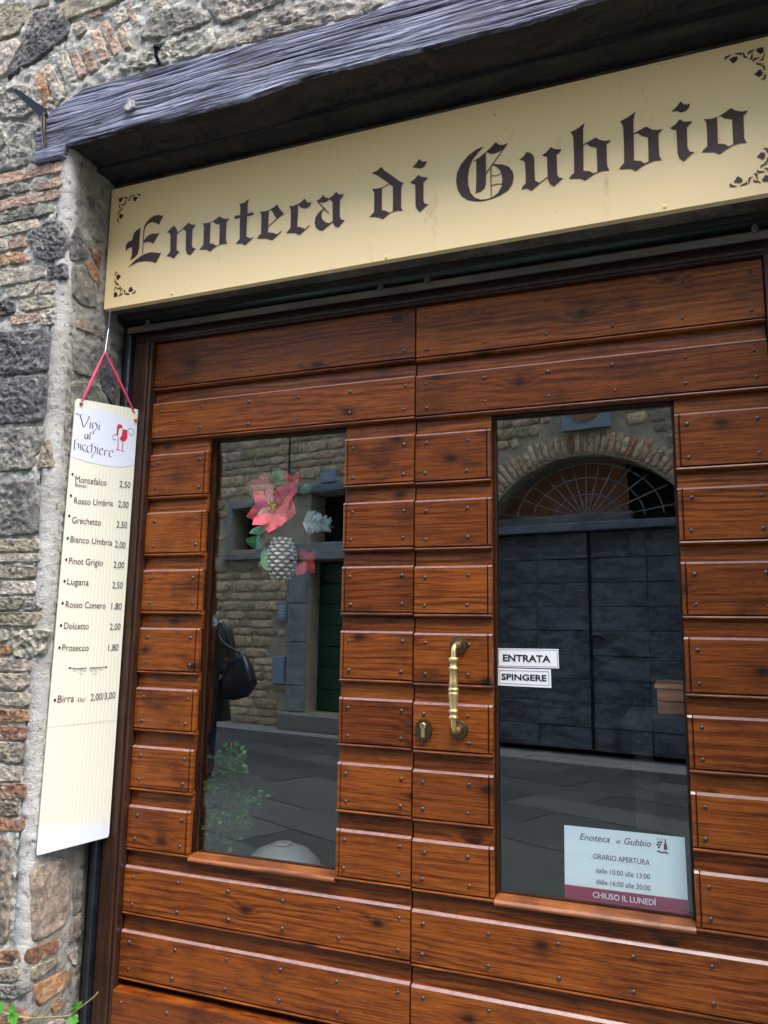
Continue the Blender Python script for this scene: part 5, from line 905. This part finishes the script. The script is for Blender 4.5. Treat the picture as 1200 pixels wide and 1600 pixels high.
# ---------------------------------------------------------------- houses across the street (seen in the panes)
FR = R(10); FO = Vector((0, -6.99, 0))
def house(name, label): return thing(name, label, 'house', FO, FR)
def far_fn(u, z, h): return Vector((u, h, z))
h1 = house('arched_house', 'stone house across the street with a brick arch over a blue double door')
AC, AR, AZ = -0.33, 1.43, 2.07       # arch centre and radius
DW = 1.29                            # half width of the opening
a0, a1 = AC-DW, AC+DW
w1 = MB(); w1.box((-2.30,-0.45,-0.1),(a0,0.0,AZ+0.05)); w1.box((a1,-0.45,-0.1),(14.0,0.0,AZ+0.05))
N_ = 28; arc = [(AC+AR*math.cos(math.pi*(k/N_)), AZ+AR*math.sin(math.pi*(k/N_))) for k in range(N_+1)]
arc = [p for p in arc if p[1] > AZ+0.05 and a0 <= p[0] <= a1]
prof = [(14.0,AZ+0.05),(a1,AZ+0.05)] + [(a1, AZ+math.sqrt(AR**2-DW**2))] + arc + [(a0, AZ+math.sqrt(AR**2-DW**2)),(a0,AZ+0.05),(-2.30,AZ+0.05),(-2.30,9.6),(14.0,9.6)]
vs = [Vector((p[0],p[1],0)) for p in prof]; tr = geometry.tessellate_polygon([vs]); nn = len(prof)
w1.add([(p[0],0.0,p[1]) for p in prof]+[(p[0],-0.45,p[1]) for p in prof], list(tr)+[tuple(nn+i for i in t) for t in tr]+[(i,(i+1)%nn,nn+(i+1)%nn,nn+i) for i in range(nn)])
w1.box((-2.30,-4.0,-0.1),(-2.0,-0.46,9.6)); w1.box((13.7,-4.0,-0.1),(14.0,-0.46,9.6)); w1.box((-2.3,-4.3,-0.1),(14.0,-4.0,9.6))
obj('wall', w1, 'far_mortar', h1)
obj('roof', MB().sweep([(0.5,9.62),(0.5,9.72),(-2.0,10.6),(-4.6,9.72),(-4.6,9.62)], -2.4, 14.1), 'roof_tile', h1)
for k in range(46):      # brick voussoirs
    t0 = R(22)+(R(158)-R(22))*k/46; t1 = R(22)+(R(158)-R(22))*(k+0.86)/46; L_ = 0.29+random.uniform(-.03,.03)
    P = [(AC+r*math.cos(t), AZ+r*math.sin(t)) for r, t in ((AR+0.004,t0),(AR+L_,t0),(AR+L_,t1),(AR+0.004,t1))]
    kd = random.choice('pppgtbr')
    set_stone(h1, kd if kd not in 'gt' else 'p', P, far_fn, 700+k, 10, 2, True)
def skip1(a, b, z0, z1):
    for x in (a, b, (a+b)/2):
        for z in (z0, z1):
            if math.hypot(x-AC, z-AZ) < AR+0.30 and z > AZ: return True
            if a0-0.05 < x < a1+0.05 and z < AZ+0.1: return True
    return (a < 0.10 and b > -0.56 and z1 > 3.74 and z0 < 4.3)
for i, p in enumerate(courses(-2.25, 1.9, 1.9, 4.45, (0.08,0.16), (0.12,0.34), 0.006, skip1)):
    if i < 240: set_stone(h1, random.choice('ttggppt'), p, far_fn, 760+i, 12, 2, True)
for q, (ua, ub, za, zb_) in enumerate(((1.05,3.3,0.02,1.88), (1.95,3.3,1.9,4.45), (-2.25,-1.72,0.02,1.88))):
    for i, p in enumerate(courses(ua, ub, za, zb_, (0.14,0.28), (0.25,0.6), 0.008)): set_stone(h1, random.choice('ttggppt'), p, far_fn, 1500+q*100+i, 12, 2, True)
pq = obj('carved_plaque', MB().slab([(-0.52,3.79),(0.05,3.79),(0.05,4.22),(-0.52,4.22)], 0.02, 0.10), 'blue_stone', h1)
obj('niche', MB().slab([(-0.235+0.20*math.cos(t), 4.06+0.17*math.sin(t)) for t in [2*math.pi*k/24 for k in range(24)]], 0.10, 0.112), 'roof_tile', pq)
obj('transom_beam', MB().cbox((a0+0.002,-0.36,2.605),(a1-0.002,-0.12,2.705),0.01), 'blue_beam_paint', h1)
for s in (-1, 1):
    d = obj('door', MB().box((min(AC,AC+s*DW)+ (0.012 if s>0 else 0.004), -0.34, 0.03),(max(AC,AC+s*DW)-(0.004 if s>0 else 0.012), -0.292, 2.603)), 'black_void', h1)
    zb = [0.04,0.30,0.58,0.85,1.13,1.42,1.70,1.99,2.28,2.60]
    for q, (z0, z1) in enumerate(zip(zb, zb[1:])):
        for xa, xb in ((0.014,0.66),(0.668,DW-0.008)):
            A, B = sorted((AC+s*xa, AC+s*xb)); o = obj('plank', MB().cbox((-(B-A)/2,-0.012,-(z1-z0)/2+0.003),((B-A)/2,0.022,(z1-z0)/2-0.003),0.006), 'blue_door_paint', d, ((A+B)/2,-0.280+random.uniform(-.006,.006),(z0+z1)/2)).rotation_euler = (random.uniform(-.02,.02), 0, random.uniform(-.008,.008))
obj('door_latch', MB().tube([(AC+0.03,-0.24,1.36),(AC+0.12,-0.23,1.35),(AC+0.15,-0.235,1.30)], 0.012, 8), 'black_iron', h1)
obj('meeting_post', MB().box((AC-0.026,-0.33,0.03),(AC+0.010,-0.250,2.603)), 'black_void', h1)
g = MB()                                # fanlight grille
for k in range(13):
    t = R(8+164*k/12); rm = min((AR*AR-(math.cos(t)*1.2)**2)**0.5 if False else 9, 9)
    r1 = 0.12
    while math.hypot((r1+0.02)*math.cos(t), 2.72-AZ+(r1+0.02)*math.sin(t)) < AR-0.03: r1 += 0.02
    g.tube([(AC+0.10*math.cos(t),-0.20,2.72+0.10*math.sin(t)),(AC+r1*math.cos(t),-0.20,2.72+r1*math.sin(t))], 0.008, 6)
for rr in (0.34, 0.55, 0.72): g.tube([(AC+rr*1.25*math.cos(R(4+172*k/20)),-0.19,2.72+rr*0.98*math.sin(R(4+172*k/20))) for k in range(21) if math.hypot(rr*1.25*math.cos(R(4+172*k/20)), 0.65+rr*0.98*math.sin(R(4+172*k/20))) < AR-0.02], 0.007, 6)
obj('fanlight_grille', g, 'far_lintel', h1)
obj('fanlight_lit_band', MB().slab([(a0-0.05,2.66),(AC+0.42,2.66),(AC+0.44,3.05),(AC+0.40,3.55),(a0-0.05,3.55)], -0.50, -0.47), 'terracotta', h1)  # brown panel cut to the lit part of the room wall, dark sheet beside it
obj('fanlight_ledge', MB().cbox((a0+0.01,-0.46,2.706),(AC+0.50,-0.30,2.84),0.02), 'far_lintel', h1)
obj('fanlight_dark', MB().box((a0-0.1,-0.60,2.6),(a1+0.1,-0.52,3.6)), 'black_void', h1)
# house with the green door
h2 = house('green_door_house', 'rubble stone house across the street with green slatted door and small square window')
op = [(-5.79,-5.29,2.57,3.21), (-4.31,-3.42,0.24,2.36), (-4.31,-3.42,2.62,3.34)]
us = sorted({-16.0,-2.31,*[o[0] for o in op],*[o[1] for o in op]}); zs = sorted({-0.1,9.0,*[o[2] for o in op],*[o[3] for o in op]})
w2 = MB()
for a, b in zip(us, us[1:]):
    run = None
    for c, d in zip(zs, zs[1:]):
        hole = any(o[0] <= a and b <= o[1] and o[2] <= c and d <= o[3] for o in op)
        if hole:
            if run: w2.box((a,-0.45,run[0]),(b,0.0,run[1]))
            run = None
        else: run = (run[0], d) if run else (c, d)
    if run: w2.box((a,-0.45,run[0]),(b,0.0,run[1]))
w2.box((-16.0,-4.3,-0.1),(-15.7,-0.46,9.0)); w2.box((-16,-4.6,-0.1),(-2.31,-4.3,9.0))
obj('wall', w2, 'far_mortar', h2)
obj('roof', MB().sweep([(0.5,9.01),(0.5,9.05),(-2.0,9.9),(-4.9,9.05),(-4.9,9.01)], -16.1, -2.42), 'roof_tile', h2)
def skip2(a, b, z0, z1):
    for o in op:
        mg = 0.09 if o[0] < -5 else 0.32
        if a < o[1]+mg and b > o[0]-mg and z0 < o[3]+(0.08 if o[2] > 2.6 or o[0] < -5 else 0.25) and z1 > o[2]-(0.13 if o[2] > 1 else 0.3): return True
    return False
for i, p in enumerate(courses(-7.0, -2.36, 0.02, 4.6, (0.09,0.24), (0.12,0.55), 0.006, skip2)):
    if i < 290: set_stone(h2, random.choice('tttgppw'), p, far_fn, 1100+i, 11, 2, True)
wn_ = obj('window', MB().box((-5.785,-0.40,2.575),(-5.295,-0.36,3.205)), 'black_void', h2)
for bx_ in ((-5.87,-5.795,2.50,3.28),(-5.285,-5.21,2.50,3.28)): obj('frame', MB().box((bx_[0],-0.10,bx_[2]),(bx_[1],0.035,bx_[3])), 'far_lintel', wn_)
obj('sill', MB().box((-5.92,-0.15,2.42),(-5.16,0.07,2.499)), 'far_lintel', wn_); obj('frame', MB().box((-5.87,-0.10,3.215),(-5.21,0.035,3.28)), 'far_lintel', wn_)
for x in (-5.64,-5.44): obj('bar', MB().tube([(x,-0.2,2.575),(x,-0.2,3.205)], 0.008, 6), 'black_iron', wn_)
gdoor = obj('door', MB().box((-4.305,-0.34,0.245),(-3.425,-0.30,2.355)), 'black_void', h2)
for k in range(7):
    z0 = 0.25+0.3*k
    for xa, xb in ((-4.30,-3.87),(-3.862,-3.43)): obj('plank', MB().cbox((xa,-0.298,z0),(xb,-0.262,z0+0.290),0.008), 'green_door_paint', gdoor)
for a, b in ((-4.64,-4.315),(-3.415,-3.10)):
    zz = 0.24
    for hh in (0.36,0.60,0.55,0.59): obj('jamb_stone', MB().cbox((a,-0.20,zz+0.004),(b,0.04,zz+hh-0.004),0.012), 'far_lintel', h2); zz += hh
obj('door_lintel', MB().cbox((-4.68,-0.22,2.365),(-3.06,0.05,2.615),0.015), 'far_lintel', h2)
obj('upper_lintel', MB().cbox((-4.70,-0.20,3.345),(-3.04,0.05,3.462),0.012), 'blue_beam_paint', h2)
tw = obj('transom_window', MB().box((-4.305,-0.40,2.625),(-3.425,-0.36,3.335)), 'black_void', h2)
for z in (2.80,3.0,3.18): obj('bar', MB().tube([(-4.30,-0.22,z),(-3.43,-0.22,z)], 0.008, 6), 'black_iron', tw)
for x in (-4.1,-3.87,-3.64): obj('bar', MB().tube([(x,-0.21,2.63),(x,-0.21,3.33)], 0.008, 6), 'black_iron', tw)
obj('threshold', MB().cbox((-4.62,-0.30,0.0),(-3.05,0.22,0.235),0.02), 'threshold_stone', h2)
np_ = obj('number_plaque', MB().slab([(-4.11,3.48),(-3.865,3.48),(-3.865,3.67),(-4.11,3.67)], 0.0, 0.052), 'plate_blue', h2)
for z in (3.60,3.55): obj('inscription', MB().box((-4.07,0.0525,z-0.006),(-3.91,0.054,z+0.006)), 'plate_white', np_)
ic = obj('intercom', MB().cbox((-4.825,0.0,1.50),(-4.665,0.06,1.78),0.008), 'plate_blue', h2)
for k in range(4): obj('button', MB().box((-4.79,0.0605,1.56+0.045*k),(-4.70,0.066,1.585+0.045*k)), 'plate_white', ic)
mb_ = obj('meter_box', MB().cbox((-4.875,0.0,0.61),(-4.67,0.06,1.0),0.008), 'plate_blue', h2)
obj('cable', MB().tube([(-4.70,0.05,4.7),(-4.69,0.05,3.55)], 0.012, 6), 'black_iron', h2)
# ---------------------------------------------------------------- passer-by in the street (seen in the left pane)
PX, PY = -3.61, -4.27
pe = thing('person', 'person in a long black coat, plaid scarf and jeans standing in the street', 'person', (PX, PY, 0.0), R(150))
def skin_body():
    J = {'pelvis':(0,0,0.90,.125), 'waist':(0,0,1.05,.115), 'chest':(0,0,1.25,.13), 'base':(0,0.0,1.40,.07), 'neck':(0,-0.01,1.46,.052), 'chin':(0,-0.03,1.53,.066), 'head':(0,-0.02,1.60,.088), 'crown':(0,-0.01,1.68,.055),
         'shl':(-.155,0,1.37,.058), 'ell':(-.215,0.02,1.10,.042), 'wrl':(-.175,-.10,0.94,.03), 'hal':(-.15,-.13,0.90,.034), 'shr':(.155,0,1.37,.058), 'elr':(.215,0.02,1.10,.042), 'wrr':(.175,-.10,0.94,.03), 'har':(.15,-.13,0.90,.034),
         'hl':(-.085,0,0.84,.085), 'kl':(-.09,-.01,0.47,.056), 'al':(-.095,0.02,0.09,.04), 'tl':(-.10,-.12,0.035,.03), 'hr':(.085,0,0.84,.085), 'kr':(.095,-.02,0.47,.056), 'ar':(.10,0.0,0.09,.04), 'tr':(.11,-.14,0.035,.03)}
    E = [('pelvis','waist'),('waist','chest'),('chest','base'),('base','neck'),('neck','chin'),('chin','head'),('head','crown'),('chest','shl'),('shl','ell'),('ell','wrl'),('wrl','hal'),('chest','shr'),('shr','elr'),('elr','wrr'),('wrr','har'),('pelvis','hl'),('hl','kl'),('kl','al'),('al','tl'),('pelvis','hr'),('hr','kr'),('kr','ar'),('ar','tr')]
    ks = list(J); me = bpy.data.meshes.new('body'); me.from_pydata([J[k][:3] for k in ks], [(ks.index(a), ks.index(b)) for a, b in E], [])
    o = bpy.data.objects.new('t', me); COL.objects.link(o)
    sk = o.modifiers.new('s', 'SKIN'); o.modifiers.new('d', 'SUBSURF').levels = 1
    for i, k in enumerate(ks):
        v = me.skin_vertices[0].data[i]; r = J[k][3]; v.radius = (r, r); v.use_root = (k == 'pelvis')
    bpy.context.view_layer.update()
    m2 = bpy.data.meshes.new_from_object(o.evaluated_get(bpy.context.evaluated_depsgraph_get())); bpy.data.objects.remove(o)
    m2.polygons.foreach_set('use_smooth', [True]*len(m2.polygons)); m2.materials.clear()
    for k in ('skin','jeans_blue','boot_dark'): m2.materials.append(MATS[k])
    for p in m2.polygons: p.material_index = 0 if p.center.z > 0.98 or abs(p.center.x) > 0.14 and p.center.z > 0.8 else (1 if p.center.z > 0.15 else 2)
    return m2
body = obj('body', skin_body(), None, pe)
def loft(secs, n=24, top=False):
    m = MB()
    for (z, rx, ry, dy) in secs:
        for k in range(n):
            t = 2*math.pi*k/n; wv = 1+0.03*math.sin(5*t+z*9) if z < 1.0 else 1
            m.v.append((rx*wv*math.cos(t), dy+ry*wv*math.sin(t), z))
    for i in range(len(secs)-1):
        for k in range(n): m.f.append((i*n+k, i*n+(k+1)%n, (i+1)*n+(k+1)%n, (i+1)*n+k))
    return m
ctm = loft([(0.52,0.27,0.21,0.0),(0.70,0.25,0.195,0.0),(0.90,0.225,0.175,0.0),(1.08,0.20,0.16,0.0),(1.22,0.215,0.165,0.0),(1.34,0.215,0.145,0.0),(1.40,0.17,0.115,0.0),(1.445,0.085,0.08,-0.005)])
for s in (-1, 1): ctm.tube([(s*.13,0,1.37),(s*.185,0.01,1.335),(s*.225,0.02,1.20),(s*.238,0.02,1.08),(s*.21,-.05,1.0),(s*.185,-.11,0.94)], [0.07,0.078,0.066,0.060,0.056,0.054], 14)
obj('coat', ctm.mesh('coat', True), 'coat_black', pe)
obj('scarf', loft([(1.385,0.115,0.105,0.0),(1.42,0.118,0.112,-0.01),(1.46,0.098,0.095,-0.012),(1.495,0.080,0.080,-0.012)]).mesh('scarf', True), 'plaid_scarf', pe)
hm = MB()
for i in range(9):
    ph = math.pi*i/11
    for k in range(18):
        t = 2*math.pi*k/18; hm.v.append((0.098*math.sin(ph)*math.cos(t), 0.022+0.108*math.sin(ph)*math.sin(t)*(1 if math.sin(t) > 0 else 0.80), 1.625+0.118*math.cos(ph)*(1 if i < 5 else 1.4)+0.05*max(0,-math.sin(t))*(i/9)))
for i in range(8):
    for k in range(18): hm.f.append((i*18+k, i*18+(k+1)%18, (i+1)*18+(k+1)%18, (i+1)*18+k))
obj('hair', hm.mesh('hair', True), 'hair_brown', pe)
fc = MB(); fc.lathe([(0.002,-0.018),(0.014,-0.010),(0.010,0.010),(0.003,0.028)], (0,-0.112,1.585), 'z', 8); obj('nose', fc.mesh('nose', True), 'skin', pe)
for s in (-1, 1): obj('eye', MB().lathe([(0.002,-0.006),(0.008,-0.003),(0.008,0.003),(0.002,0.006)], (s*0.034,-0.098,1.612), 'z', 8), 'print_black', pe)
bg = thing('shoulder_bag', 'dark navy shoulder bag carried at the side of the person in black', 'bag', (-3.20, -4.22, 0.72))
m = MB(); prev = None
for y, k in ((-0.075,0.82),(-0.055,0.97),(0.055,0.97),(0.075,0.82)):
    m.v += [(0.0+(x)*k, y*(0.35 if z > 0.36 else 1), 0.2+(z-0.2)*k) for x, z in ((-0.13,0.02),(-0.02,0.0),(0.09,0.03),(0.185,0.16),(0.13,0.32),(0.06,0.44),(-0.02,0.40),(-0.10,0.36),(-0.145,0.2))]
for i in range(3):
    for k in range(9): m.f.append((i*9+k, i*9+(k+1)%9, (i+1)*9+(k+1)%9, (i+1)*9+k))
m.f += [tuple(range(9))[::-1], tuple(range(27,36))]
obj('pouch', m.mesh('pouch', True), 'bag_navy', bg)
obj('strap', MB().tube(spline([(-0.04,0,0.40),(-0.10,0.0,0.52),(-0.19,0.0,0.69),(-0.24,0,0.70),(-0.18,0.03,0.55),(0.02,0.02,0.44)], 6), 0.011, 8).mesh('strap', True), 'bag_navy', bg)
